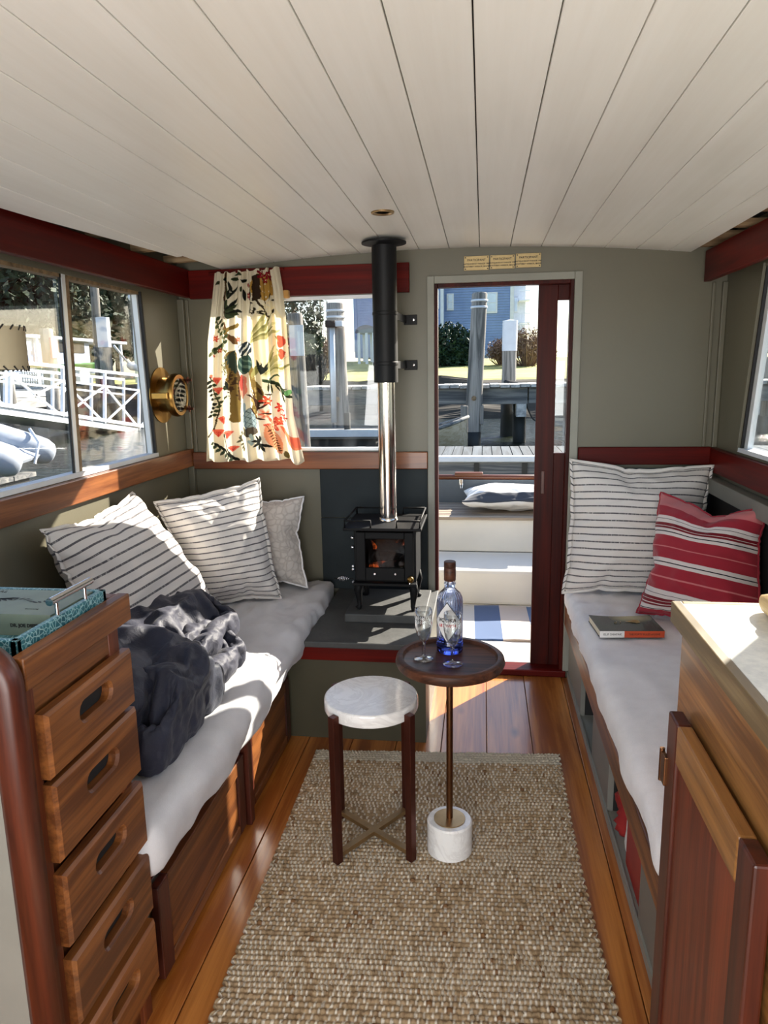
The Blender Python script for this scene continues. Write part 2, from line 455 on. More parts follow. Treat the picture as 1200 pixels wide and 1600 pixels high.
# ------------------------------------------------------------------ mesh builder
class MB:
    def __init__(self):
        self.v = []; self.f = []; self.uv = None; self.mi = []
    def add(self, V, Fs, mi=0):
        o = len(self.v)
        self.v.extend([tuple(map(float, p)) for p in V])
        self.f.extend([tuple(o + i for i in f) for f in Fs])
        self.mi.extend([mi] * len(Fs)); return self
    def box(self, x0, x1, y0, y1, z0, z1, mi=0):
        V = [(x, y, z) for z in (z0, z1) for y in (y0, y1) for x in (x0, x1)]
        return self.add(V, [(0, 2, 3, 1), (4, 5, 7, 6), (0, 1, 5, 4), (2, 6, 7, 3), (0, 4, 6, 2), (1, 3, 7, 5)], mi)
    def beam(self, a, b, w, h, up=(0, 0, 1), mi=0):
        a, b = Vector(a), Vector(b); d = (b - a).normalized(); u = Vector(up)
        s = d.cross(u)
        if s.length < 1e-4: s = d.cross(Vector((1, 0, 0)))
        s.normalize(); u = s.cross(d).normalized()
        V = [p + s * (sx * w / 2) + u * (sy * h / 2) for p in (a, b) for sx, sy in ((-1, -1), (1, -1), (1, 1), (-1, 1))]
        return self.add(V, [(3, 2, 1, 0), (4, 5, 6, 7), (0, 1, 5, 4), (1, 2, 6, 5), (2, 3, 7, 6), (3, 0, 4, 7)], mi)
    def tube(self, pts, r, seg=10, closed=False, mi=0):
        pts = [Vector(p) for p in pts]; n = len(pts)
        rs = r if isinstance(r, (list, tuple)) else [r] * n
        V = []; ref = None
        for i, p in enumerate(pts):
            if closed: d = pts[(i + 1) % n] - pts[i - 1]
            else: d = pts[min(i + 1, n - 1)] - pts[max(i - 1, 0)]
            if d.length < 1e-9: d = Vector((0, 0, 1))
            d.normalize()
            if ref is None: ref = Vector((0, 0, 1)) if abs(d.z) < .9 else Vector((1, 0, 0))
            s = (ref - d * ref.dot(d))
            s.normalize(); ref = s; u = d.cross(s)
            for k in range(seg):
                a = 2 * math.pi * k / seg
                V.append(p + (s * math.cos(a) + u * math.sin(a)) * rs[i])
        Fs = []
        for i in range(n if closed else n - 1):
            j = (i + 1) % n
            for k in range(seg):
                l = (k + 1) % seg
                Fs.append((i * seg + k, i * seg + l, j * seg + l, j * seg + k))
        if not closed:
            Fs.append(tuple(range(seg))[::-1]); Fs.append(tuple((n - 1) * seg + k for k in range(seg)))
        return self.add(V, Fs, mi)
    def lathe(self, prof, c=(0, 0, 0), seg=32, axis=2, mi=0, flute=0, famp=0.0, frange=None):
        V = []
        for (r, h) in prof:
            for k in range(seg):
                a = 2 * math.pi * k / seg; rr = r
                if flute and frange and frange[0] <= h <= frange[1]: rr = r * (1 - famp * abs(math.sin(a * flute / 2)) ** .6)
                p = [rr * math.cos(a), rr * math.sin(a)]
                q = [0, 0, 0]; q[axis] = h; o = [k2 for k2 in range(3) if k2 != axis]
                q[o[0]] = p[0]; q[o[1]] = p[1] if axis != 1 else -p[1]
                if axis == 0: q[o[0]], q[o[1]] = p[0], p[1]
                V.append((q[0] + c[0], q[1] + c[1], q[2] + c[2]))
        Fs = []
        n = len(prof)
        for i in range(n - 1):
            for k in range(seg):
                l = (k + 1) % seg
                Fs.append((i * seg + k, i * seg + l, (i + 1) * seg + l, (i + 1) * seg + k))
        if prof[0][0] > 1e-5: Fs.append(tuple(range(seg))[::-1])
        if prof[-1][0] > 1e-5: Fs.append(tuple((n - 1) * seg + k for k in range(seg)))
        return self.add(V, Fs, mi)
    def prism(self, poly, lo, hi, axis=2, mi=0):
        """poly in the plane normal to axis (remaining axes in order)"""
        o = [k for k in range(3) if k != axis]; V = []
        for h in (lo, hi):
            for p in poly:
                q = [0, 0, 0]; q[axis] = h; q[o[0]] = p[0]; q[o[1]] = p[1]; V.append(q)
        n = len(poly)
        Fs = [tuple(range(n))[::-1], tuple(range(n, 2 * n))] + [(i, (i + 1) % n, n + (i + 1) % n, n + i) for i in range(n)]
        return self.add(V, Fs, mi)
    def grid(self, P, uv=True, mi=0):
        h, w = P.shape[:2]; o = len(self.v)
        self.v.extend(map(tuple, P.reshape(-1, 3).tolist()))
        for i in range(h - 1):
            for j in range(w - 1):
                self.f.append((o + i * w + j, o + i * w + j + 1, o + (i + 1) * w + j + 1, o + (i + 1) * w + j)); self.mi.append(mi)
        return self
    def build(self, name, mat, parent=None, loc=None, smooth=False, bevel=0.0, bseg=2, sub=0, recalc=True, auto=None, uvs=None):
        me = bpy.data.meshes.new(name)
        V = np.array(self.v, float)
        if parent is not None:
            base = WL[parent.name]
            org = base
        elif loc is not None: org = np.array(loc, float)
        else:
            org = np.array([(V[:, 0].min() + V[:, 0].max()) / 2, (V[:, 1].min() + V[:, 1].max()) / 2, V[:, 2].min()])
        me.from_pydata((V - org).tolist(), [], self.f)
        mats = mat if isinstance(mat, (list, tuple)) else [mat]
        for m in mats: me.materials.append(m)
        if len(mats) > 1: me.polygons.foreach_set('material_index', self.mi)
        if uvs is not None:
            ul = me.uv_layers.new(name='UVMap')
            li = np.empty(len(me.loops), np.int32); me.loops.foreach_get('vertex_index', li)
            ul.data.foreach_set('uv', np.asarray(uvs, np.float32)[li].ravel())
        if recalc:
            bm = bmesh.new(); bm.from_mesh(me); bmesh.ops.recalc_face_normals(bm, faces=bm.faces); bm.to_mesh(me); bm.free()
        if smooth: me.polygons.foreach_set('use_smooth', [True] * len(me.polygons))
        me.update()
        o = bpy.data.objects.new(name, me); COL.objects.link(o)
        if parent is not None: o.parent = parent
        else: o.location = org
        WL[o.name] = org
        if bevel:
            b = o.modifiers.new('bevel', 'BEVEL'); b.width = bevel; b.segments = bseg; b.limit_method = 'ANGLE'; b.angle_limit = math.radians(40)
            if smooth is False and bseg > 1: pass
        if sub:
            s = o.modifiers.new('sub', 'SUBSURF'); s.levels = sub; s.render_levels = sub
        if auto:
            try: me.set_sharp_from_angle(angle=math.radians(auto))
            except Exception: pass
        return o
WL = {}
def tag(o, label=None, cat=None, group=None, kind=None):
    if label: o['label'] = label
    if cat: o['category'] = cat
    if group: o['group'] = group
    if kind: o['kind'] = kind
    return o
def thing(name, loc, label, cat, group=None, kind=None):
    o = bpy.data.objects.new(name, None); COL.objects.link(o); o.location = loc; o.empty_display_size = .05
    WL[o.name] = np.array(loc, float)
    return tag(o, label, cat, group, kind)
def struct(o, label=None):
    o['kind'] = 'structure'
    if label: o['label'] = label
    return o
def bx(name, mat, x0, x1, y0, y1, z0, z1, parent=None, bevel=0.0, **k):
    return MB().box(x0, x1, y0, y1, z0, z1).build(name, mat, parent, bevel=bevel, **k)
def linked(name, mesh, parent, loc=(0, 0, 0), rot=(0, 0, 0), scale=None):
    o = bpy.data.objects.new(name, mesh); COL.objects.link(o); o.parent = parent; o.location = loc; o.rotation_euler = rot
    if scale: o.scale = scale
    return o
def text(name, s, size, mat, mw, parent=None, depth=.0004, align='CENTER', bold=0.0, sx=1.0):
    cu = bpy.data.curves.new(name, 'FONT'); cu.body = s; cu.size = size; cu.align_x = align; cu.align_y = 'CENTER'
    cu.extrude = depth; cu.offset = bold; cu.resolution_u = 2
    tmp = bpy.data.objects.new('tmp', cu); COL.objects.link(tmp)
    dg = bpy.context.evaluated_depsgraph_get()
    me = bpy.data.meshes.new_from_object(tmp.evaluated_get(dg))
    bpy.data.objects.remove(tmp); bpy.data.curves.remove(cu)
    me.name = name; me.materials.clear(); me.materials.append(mat)
    mm = mw @ Matrix.Diagonal((sx, 1, 1, 1))
    if parent is not None: mm = Matrix.Translation(-Vector(WL[parent.name])) @ mm
    me.transform(mm)
    o = bpy.data.objects.new(name, me); COL.objects.link(o); o.parent = parent
    WL[o.name] = WL[parent.name] if parent is not None else np.zeros(3)
    return o
def frame(o, x, y):       # matrix from origin, x dir, y dir
    x = Vector(x).normalized(); y = Vector(y); y = (y - x * y.dot(x)).normalized(); z = x.cross(y)
    m = Matrix.Identity(4)
    for i in range(3): m[i][0] = x[i]; m[i][1] = y[i]; m[i][2] = z[i]; m[i][3] = o[i]
    return m

# ================================================================== STRUCTURE
# floor
floor = bpy.data.objects.new('floor', None); COL.objects.link(floor); WL['floor'] = np.zeros(3); struct(floor, 'varnished pine plank cabin floor')
bx('subfloor', M['dark_interior'], XL - .05, XR + .05, -1.2, D, -.05, -.014, floor)
_xs = [-1.35 + .172 * k for k in range(14)]
for a, b in zip(_xs, _xs[1:]):
    bx('floor_board', M['pine'], a + .0012, min(b, XR) - .0012, -1.2, D - .02, -.016, 0.0, floor, bevel=.0015, bseg=1)

# ceiling: crowned planks
def zc(x): return 1.917 - .053 * (x + .17) ** 2
def xe(y): return -1.16 - .10 * (D - y)
ceiling = bpy.data.objects.new('ceiling', None); COL.objects.link(ceiling); WL['ceiling'] = np.zeros(3); struct(ceiling, 'crowned ceiling of white painted planks')
_cj = [-.02 + .1283 * k for k in range(-13, 8)]
for a, b in zip(_cj, _cj[1:]):
    b2 = min(b, .838)
    ys = [-1.2] + [y for y in np.linspace(-1.1, D, 12)]
    st = []
    for y in ys:
        l = max(a, xe(y))
        if l < b2 - .004: st.append((y, l))
    if len(st) < 2 or a >= .83: continue
    mb = MB(); V = []; n = len(st)
    for (y, l) in st:
        for (x, t) in ((l + .0014, 0), (b2 - .0014, 0), (b2 - .0014, .012), (l + .0014, .012)):
            V.append((x, y, zc(x) + t))
    Fs = [(0, 1, 2, 3), tuple(4 * (n - 1) + k for k in (3, 2, 1, 0))]
    for i in range(n - 1):
        for k in range(4):
            Fs.append((4 * i + k, 4 * (i + 1) + k, 4 * (i + 1) + (k + 1) % 4, 4 * i + (k + 1) % 4))
    mb.add(V, Fs).build('ceiling_plank', M['ceiling'], ceiling, bevel=.0012, bseg=1)
mb = MB(); xs = np.linspace(XL - .07, XR + .07, 14)
P = np.array([[(x, y, zc(x) + .085) for x in xs] for y in (-1.3, 3.3)])
mb.grid(P)
P2 = P.copy(); P2[..., 2] += .03
mb.grid(P2)
mb.build('roof_deck', M['dark_interior'], ceiling)
P = np.array([[(x, y, zc(x) + .0125) for x in np.linspace(-1.15, .83, 14)] for y in (-1.2, D)])
MB().grid(P).build('ceiling_backing', M['dark_interior'], ceiling)
for y in (3.10, 2.80, 2.47, 2.12, 1.75, 1.38):
    MB().beam((XL, y, 1.895), (-1.05, y, 1.91), .035, .03).build('carlin', M['roof_wood'], ceiling)
for y in (3.16, 2.98, 2.76, 2.5):
    MB().beam((.845, y, 1.888), (XR, y, 1.884), .03, .026).build('carlin', M['roof_wood'], ceiling)

# forward bulkhead with window and door openings
W0, W1, WZ0, WZ1 = -1.215, -.435, 1.055, 1.737
DX0, DX1, DZ1 = -.212, .376, 1.772
mb = MB(); T0, T1 = D, D + .045
mb.box(XL - .05, W0, T0, T1, -.05, 2.0); mb.box(W0, W1, T0, T1, -.05, WZ0); mb.box(W0, W1, T0, T1, WZ1, 2.0)
mb.box(W1, DX0, T0, T1, -.05, 2.0); mb.box(DX0, DX1, T0, T1, DZ1, 2.0); mb.box(DX1, XR + .05, T0, T1, -.05, 2.0)
struct(mb.build('wall_front', M['olive'], recalc=True), 'olive grey painted forward bulkhead')
# left side
mb = MB(); LY0, LY1, LZ0, LZ1 = .35, 2.87, 1.07, 1.737
mb.box(XL - .05, XL, -1.2, D, -.05, LZ0); mb.box(XL - .05, XL, -1.2, D, LZ1, 2.0)
mb.box(XL - .05, XL, -1.2, LY0, LZ0, LZ1)
mb.prism([(2.884, LZ0), (D, LZ0), (D, LZ1), (2.847, LZ1)], XL - .05, XL, axis=0)
struct(mb.build('wall_left', M['olive']), 'olive grey painted left cabin side')
mb = MB(); RY0, RY1, RZ0, RZ1 = .2, 2.90, 1.08, 1.76
mb.box(XR, XR + .05, -1.2, D, -.05, RZ0); mb.box(XR, XR + .05, -1.2, D, RZ1, 2.0)
mb.box(XR, XR + .05, -1.2, RY0, RZ0, RZ1)
mb.prism([(2.945, RZ0), (D, RZ0), (D, RZ1), (2.82, RZ1)], XR, XR + .05, axis=0)
mb.box(XR, XR + .05, 1.74, 1.90, RZ0, RZ1)
struct(mb.build('wall_right', M['olive']), 'olive grey painted right cabin side')

# left sliding window
def empty_struct(name, loc, label):
    o = bpy.data.objects.new(name, None); COL.objects.link(o); o.location = loc; WL[o.name] = np.array(loc, float); return struct(o, label)
w1 = empty_struct('window_1', (XL, 2.0, LZ0), 'left sliding cabin window with white mullion')
def ledge(y, z): return y
mb = MB()
mb.box(XL - .04, XL + .004, LY0, 2.884, LZ0 - .002, LZ0 + .014); mb.build('sill_strip', M['white_paint'], w1)
MB().box(XL - .04, XL - .005, LY0, 2.86, LZ1 - .012, LZ1).build('head_track', M['rust_track'], w1)
MB().beam((XL - .012, 2.872, LZ0), (XL - .012, 2.838, LZ1), .03, .012, (0, 1, 0)).build('side_seal', M['rubber'], w1)
MB().beam((XL - .02, 2.860, LZ0), (XL - .02, 2.826, LZ1), .02, .012, (0, 1, 0)).build('side_frame', M['alu'], w1)
MB().beam((XL - .010, 2.272, LZ0), (XL - .010, 2.300, LZ1), .014, .020, (0, 1, 0)).build('mullion', M['alu'], w1)
MB().beam((XL - .018, 2.298, LZ0), (XL - .018, 2.328, LZ1), .02, .022, (0, 1, 0)).build('mullion_track', M['rust_track'], w1)
MB().beam((XL - .008, 2.255, LZ0), (XL - .008, 2.283, LZ1), .006, .008, (0, 1, 0)).build('mullion_seal', M['rubber'], w1)
bx('pane', M['glass'], XL - .018, XL - .014, LY0, 2.27, LZ0, LZ1, w1)
bx('pane', M['glass'], XL - .030, XL - .026, 2.28, 2.862, LZ0, LZ1, w1)
# forward window
w2 = empty_struct('window_2', (-.8, D, WZ0), 'forward window half covered by the floral curtain')
mb = MB(); f = .012
mb.box(W0, W1, D, D + .04, WZ0, WZ0 + f); mb.box(W0, W1, D, D + .04, WZ1 - f, WZ1); mb.box(W0, W0 + f, D, D + .04, WZ0, WZ1); mb.box(W1 - f, W1, D, D + .04, WZ0, WZ1)
mb.build('window_frame', M['alu'], w2)
bx('pane', M['glass'], W0 + f, W1 - f, D + .022, D + .026, WZ0 + f, WZ1 - f, w2)
# right window
w3 = empty_struct('window_3', (XR, 2.3, RZ0), 'right cabin window with salt-hazed glass')
MB().beam((XR + .008, 2.940, RZ0), (XR + .008, 2.815, RZ1), .03, .010, (0, 1, 0)).build('window_frame', M['olive'], w3)
MB().beam((XR + .014, 2.928, RZ0), (XR + .014, 2.803, RZ1), .022, .010, (0, 1, 0)).build('side_seal', M['rubber'], w3)
MB().beam((XR + .024, 2.905, RZ0), (XR + .024, 2.780, RZ1), .02, .034, (0, 1, 0)).build('side_frame', M['alu'], w3)
MB().box(XR - .004, XR + .045, 1.9, 2.94, RZ0 - .004, RZ0 + .012).build('sill_strip', M['white_paint'], w3)
MB().box(XR, XR + .045, 1.9, 2.83, RZ1 - .012, RZ1).build('head_frame', M['olive'], w3)
bx('pane', M['glass_dirty'], XR + .022, XR + .026, 1.90, 2.92, RZ0, RZ1, w3)
bx('pane', M['glass_dirty'], XR + .022, XR + .026, RY0, 1.74, RZ0, RZ1, w3)
# door
d1 = empty_struct('door_1', (.09, D, 0), 'sliding mahogany companionway door standing open')
mb = MB()
mb.box(-.243, DX0, D - .018, D, 0.03, 1.803); mb.box(DX1, .409, D - .018, D, 0.03, 1.803); mb.box(DX0, DX1, D - .018, D, DZ1, 1.803)
mb.build('door_casing', M['panel_grey'], d1, bevel=.003)
mb = MB()
mb.box(DX0, -.198, D - .006, D + .05, .03, DZ1); mb.box(.361, DX1, D - .006, D + .05, .03, DZ1); mb.box(-.198, .361, D - .006, D + .05, 1.757, DZ1)
mb.build('jamb', M['mahogany_z'], d1, bevel=.002)
MB().box(-.225, .39, D - .022, D + .075, 0.0, .03).build('threshold', M['mahogany_x'], d1, bevel=.004)
L0, L1, Y0, Y1 = .234, .66, D + .052, D + .082
mb = MB()
mb.box(L0, .316, Y0, Y1, .03, 1.77); mb.box(.316, L1, Y0, Y1, .03, 1.035); mb.box(.316, L1, Y0, Y1, 1.695, 1.77); mb.box(.60, L1, Y0, Y1, 1.035, 1.695)
leaf = mb.build('door_leaf', M['mahogany_z'], d1, bevel=.002)
MB().box(.262, .278, Y0 - .004, Y0 + .002, .85, .955).build('finger_pull', M['teak_dark'], leaf, bevel=.002)
bx('pane', M['glass_dirty'], .316, .60, Y0 + .012, Y0 + .016, 1.035, 1.695, d1)

# rails and beams (trim)
struct(bx('trim_1', M['rail'], XL, XL + .024, .2, D, .985, 1.066, bevel=.004), 'honey wood rail under the left window')
struct(bx('trim_2', M['rail_x'], XL + .024, -.243, D - .024, D, .972, 1.050, bevel=.004), 'honey wood rail under the forward window')
struct(bx('trim_3', M['mahogany_x'], .413, XR - .024, D - .022, D, .992, 1.068, bevel=.004), 'mahogany rail right of the door')
struct(bx('trim_4', M['mahogany'], XR - .026, XR, .0, D, .965, 1.066, bevel=.004), 'mahogany rail under the right window')
struct(bx('trim_5', M['mahogany'], -1.335, -1.308, -1.2, D, 1.746, 1.866, bevel=.003), 'dark mahogany beam along the left side')
struct(bx('trim_6', M['mahogany_x'], -1.308, -.318, D - .026, D, 1.740, 1.862, bevel=.003), 'dark mahogany beam above the forward window')
struct(bx('trim_7', M['mahogany'], .887, .914, -1.2, 3.195, 1.742, 1.862, bevel=.003), 'dark mahogany beam along the right side')
mb = MB(); mb.box(XL, XL + .030, D - .03, D, 1.066, 1.74); mb.box(XL + .03, XL + .045, D - .012, D, 1.05, 1.74); mb.box(XL, XL + .03, D - .03, D, .45, .985)
struct(mb.build('trim_8', M['olive'], bevel=.003), 'painted moulding in the left forward corner')
mb = MB(); mb.box(XR - .058, XR - .045, D - .012, D, 1.068, 1.742); mb.box(XR - .02, XR, D - .02, D, 1.066, 1.742)
struct(mb.build('trim_9', M['olive'], bevel=.003), 'painted moulding in the right forward corner')
struct(bx('trim_10', M['grey_paint'], XR - .05, XR, .2, D, .885, .945, bevel=.003), 'grey ledge below the right rail')
struct(bx('trim_11', M['slate'], .43, XR - .01, D - .006, D, .45, .975), 'dark lower panel behind the right bench')
struct(bx('trim_12', M['dark_interior'], XR - .012, XR, .2, D - .01, .45, .885), 'shade-darkened lower lining behind the right bench')  # near-black colour stands in for shade on this lining
# back end of the cabin: no wall built, left open so sky light fills in

# ================================================================== SOFT SHAPES
def soft_box_pts(x0, x1, y0, y1, z0, z1, r, n):
    """six face grids of a rounded box; returns verts, faces"""
    V = []; Fs = []; key = {}
    c0 = np.array([x0, y0, z0], float); c1 = np.array([x1, y1, z1], float)
    nn = n
    def vid(p):
        k = tuple(np.round(p, 5))
        if k not in key:
            key[k] = len(V); V.append(p)
        return key[k]
    for ax in range(3):
        o = [k for k in range(3) if k != ax]
        for side in (0, 1):
            us = np.linspace(0, 1, nn[o[0]] + 1); vs = np.linspace(0, 1, nn[o[1]] + 1)
            ids = []
            for u in us:
                row = []
                for v in vs:
                    p = np.empty(3); p[ax] = c1[ax] if side else c0[ax]
                    p[o[0]] = c0[o[0]] + (c1[o[0]] - c0[o[0]]) * u; p[o[1]] = c0[o[1]] + (c1[o[1]] - c0[o[1]]) * v
                    row.append(vid(p))
                ids.append(row)
            for i in range(nn[o[0]]):
                for j in range(nn[o[1]]):
                    q = (ids[i][j], ids[i + 1][j], ids[i + 1][j + 1], ids[i][j + 1])
                    Fs.append(q if (side == 1) == (ax != 1) else q[::-1])
    P = np.array(V)
    r = np.minimum(r, (c1 - c0) / 2 - 1e-4) if not np.isscalar(r) else min(r, ((c1 - c0) / 2).min() - 1e-4)
    inner = np.clip(P, c0 + r, c1 - r)
    d = P - inner; L = np.linalg.norm(d / r, axis=1); L[L == 0] = 1
    N = d / r / L[:, None]
    m = (np.abs(d).sum(1) > 1e-9)
    P = np.where(m[:, None], inner + N * r, P)
    return P, N, Fs

PN = 40
_pi = {}; PUV = []
for _s in (1, -1):
    for i in range(PN + 1):
        for j in range(PN + 1):
            k = (i, j) if (i in (0, PN) or j in (0, PN)) else (i, j, _s)
            if k not in _pi:
                _pi[k] = len(PUV); PUV.append((j / PN, i / PN, _s))
PUV = np.array(PUV, float)
def _pg(i, j, s): return _pi[(i, j)] if (i in (0, PN) or j in (0, PN)) else _pi[(i, j, s)]
PF = []
for _s in (1, -1):
    for i in range(PN):
        for j in range(PN):
            q = (_pg(i, j, _s), _pg(i, j + 1, _s), _pg(i + 1, j + 1, _s), _pg(i + 1, j, _s)); PF.append(q if _s == 1 else q[::-1])
def settle(V, Fs, frames, gravity, pins=None, **kw):
    """let a cloth skin settle and return its vertices normalised to its bounds"""
    me = bpy.data.meshes.new('skin'); me.from_pydata(np.asarray(V).tolist(), [], Fs)
    bm = bmesh.new(); bm.from_mesh(me); bmesh.ops.recalc_face_normals(bm, faces=bm.faces); bm.to_mesh(me); bm.free()
    ob = bpy.data.objects.new('skin', me); COL.objects.link(ob)
    if pins is not None:
        g = ob.vertex_groups.new(name='pin')
        for i, w in enumerate(pins):
            if w > 0: g.add([i], float(w), 'REPLACE')
    m = ob.modifiers.new('cloth', 'CLOTH')
    for k, v in kw.items(): setattr(m.settings, k, v)
    if pins is not None: m.settings.vertex_group_mass = 'pin'
    m.collision_settings.use_collision = False
    m.point_cache.frame_start = 1; m.point_cache.frame_end = frames
    old = tuple(SC.gravity); SC.gravity = gravity
    for f in range(1, frames + 1): SC.frame_set(f)
    me2 = ob.evaluated_get(bpy.context.evaluated_depsgraph_get()).to_mesh()
    P = np.empty(len(me2.vertices) * 3); me2.vertices.foreach_get('co', P); P = P.reshape(-1, 3).copy()
    SC.gravity = old; bpy.data.objects.remove(ob); bpy.data.meshes.remove(me); SC.frame_set(1)
    lo, hi = P.min(0), P.max(0)
    return (P - lo) / (hi - lo)
_rg = np.random.default_rng(2)
_edge = (np.abs(PUV[:, 0] - .5) > .4999) | (np.abs(PUV[:, 1] - .5) > .4999)
PUFF = settle(np.stack([PUV[:, 0] - .5, PUV[:, 1] - .5, np.where(_edge, 0, PUV[:, 2] * .012 + _rg.normal(size=len(PUV)) * .001)], -1), PF, 55, (0, -1.5, 0),
              quality=8, mass=.25, use_pressure=True, uniform_pressure_force=2.2, shrink_min=-.02, tension_stiffness=20, compression_stiffness=20, shear_stiffness=4, bending_stiffness=.25, air_damping=2.5)
PEDGE = [_pg(0, j, 1) for j in range(PN)] + [_pg(i, PN, 1) for i in range(PN)] + [_pg(PN, j, 1) for j in range(PN, 0, -1)] + [_pg(i, 0, 1) for i in range(PN, 0, -1)]
def pillow(name, TL, TR, BR, BL, t, mat, label, group=None, seed=0, dip=0.0, piping=None, flange=0.0, front=None, back_v=None, square=.5):
    """a stuffed cushion spanned between four corner points; front faces the given direction"""
    TL, TR, BR, BL = [np.array(p, float) for p in (TL, TR, BR, BL)]
    X, Y, Z = PUFF[:, 0].copy(), PUFF[:, 1].copy(), (PUFF[:, 2] - .5) * t * 1.15
    u, v = PUV[:, 0].copy(), PUV[:, 1].copy()
    if seed & 1: X = 1 - X; u = 1 - u
    if seed & 2: Y = 1 - Y; v = 1 - v
    if seed & 4: X, Y = Y, X; u, v = v, u
    X = X * (1 - square) + u * square; Y = Y * (1 - square) + v * square
    W = np.stack([X * 2 + seed * 3.1, Y * 2, Z * 3], -1)
    Z = Z + pnoise(W, 1.6, seed) * .016 + (np.clip(ridge(W * np.array([.5, 1.3, 1]), 3.2, seed + 1), .5, 1) - .5) * .022 * np.sign(PUV[:, 2])
    nrm = np.cross(TR - BL, TL - BR); nrm /= np.linalg.norm(nrm)
    flip = front is not None and nrm @ np.array(front) < 0
    if flip: nrm = -nrm
    P = (BL * ((1 - X) * (1 - Y))[:, None] + BR * (X * (1 - Y))[:, None] + TR * (X * Y)[:, None] + TL * ((1 - X) * Y)[:, None]) + nrm * Z[:, None]
    P[:, 2] -= dip * np.exp(-((X - .56) ** 2) / .025) * np.clip((Y - .4) / .6, 0, 1) ** 2
    uv = np.stack([u, v], -1)
    if back_v is not None: uv[(PUV[:, 2] < 0) & (v > .02), 1] = back_v
    mb = MB(); mb.add(P, PF)
    o = mb.build(name, mat, loc=(BL + BR) / 2, smooth=True, uvs=uv, sub=1)
    tag(o, label, 'cushion', group)
    e = P[PEDGE]
    if piping: MB().tube(e.tolist(), piping[0], 6, True).build('piping', piping[1], o, smooth=True)
    if flange:
        c = P.mean(0); d = e - c; d -= (d @ nrm)[:, None] * nrm; d /= np.linalg.norm(d, axis=1)[:, None]
        k = np.arange(len(e)); off = np.sin(k * .5 + seed) * .003
        E2 = e + d * flange + nrm * off[:, None]
        G = np.stack([np.vstack([e - d * .003, e[:1] - d[:1] * .003]), np.vstack([E2, E2[:1]])], 0)
        ue = uv[PEDGE]; ue = np.vstack([ue, ue[:1]])
        h = MB().grid(G).build('hem', mat, o, smooth=True, uvs=np.vstack([ue, ue]))
        s = h.modifiers.new('solid', 'SOLIDIFY'); s.thickness = .0025
    return o
_fp, _, FOLD_F = soft_box_pts(-.25, .25, -.3, .3, 0, .3, .09, (30, 36, 21))
_fp = _fp + np.random.default_rng(5).normal(size=_fp.shape) * .0012
_side = (_fp[:, 2] > .25) | (np.abs(_fp[:, 0]) > .2)
_seam = np.min(np.abs(_fp[:, 1:2] - np.array([[-.13, .10]])), axis=1)
_pin = np.where((_seam < .010) & _side & (_fp[:, 2] > .03), .6, 0.0)
_pin = np.where((np.abs(_fp[:, 2] - .157) < .009) & ((np.abs(_fp[:, 0]) > .2) | (np.abs(_fp[:, 1]) > .25)), .6, _pin)
_pin = np.where(_fp[:, 2] < .006, 1.0, _pin)
FOLD = settle(_fp, FOLD_F, 50, (0, 0, -3), _pin, quality=8, mass=.2, use_pressure=True, uniform_pressure_force=1.0, shrink_min=-.15, shrink_max=-.15,
              tension_stiffness=15, compression_stiffness=15, shear_stiffness=3, bending_stiffness=.15, air_damping=2.5, pin_stiffness=.6)
def puffy(name, b, mat, parent=None, mx=False, my=False, swap=False, amp=.010, seed=0):
    """a puffed quilted lump filling the box b"""
    Q = FOLD.copy()
    if mx: Q[:, 0] = 1 - Q[:, 0]
    if my: Q[:, 1] = 1 - Q[:, 1]
    if swap: Q = Q[:, [1, 0, 2]]
    P = np.array([b[0], b[2], b[4]]) + Q * np.array([b[1] - b[0], b[3] - b[2], b[5] - b[4]])
    c = P.mean(0); N = P - c; N /= np.linalg.norm(N, axis=1)[:, None] + 1e-6
    W = P + np.stack([pnoise(P, 5, seed + 1), pnoise(P, 5, seed + 2), pnoise(P, 5, seed + 3)], -1) * .05
    P = P + N * (pnoise(P, 5, seed) * amp * 1.6 + (np.clip(ridge(W * np.array([.5, 1.4, 1]), 20, seed), .5, 1) - .5) * amp)[:, None]
    return MB().add(P, FOLD_F).build(name, mat, parent, smooth=True, sub=1)

# ================================================================== LEFT BENCH
lb = thing('bench_base', (-1.05, 2.2, 0), 'left bench base with framed mahogany panels under the mattress', 'bench')
bx('bench_body', M['grey_paint'], XL, -.752, 1.30, D - .035, 0, .315, lb)
bx('top_rail', M['mahogany'], -.762, -.748, 1.29, 2.50, .262, .318, lb)
def framed_panel(nm, x, ya, yb, za, zb, st=.05, parent=None):
    p = bx(nm, M['teak_y'], x - .016, x - .006, ya + st * .6, yb - st * .6, za + st * .6, zb - st * .6, parent)
    bx('stile', M['teak_dark'], x - .022, x, ya, ya + st, za, zb, p, bevel=.003)
    bx('stile', M['teak_dark'], x - .022, x, yb - st, yb, za, zb, p, bevel=.003)
    bx('rail', M['teak_y'], x - .022, x, ya + st, yb - st, zb - st * .8, zb, p, bevel=.003)
    bx('rail', M['teak_y'], x - .022, x, ya + st, yb - st, za, za + st * .6, p, bevel=.003)
    return p
framed_panel('locker_panel', -.722, 1.352, 1.945, .015, .256, .055, lb)
framed_panel('locker_panel', -.728, 2.0, 2.50, .015, .262, .05, lb)
bx('divider_post', M['teak_dark'], -.745, -.712, 1.962, 1.995, .0, .285, lb, bevel=.003)

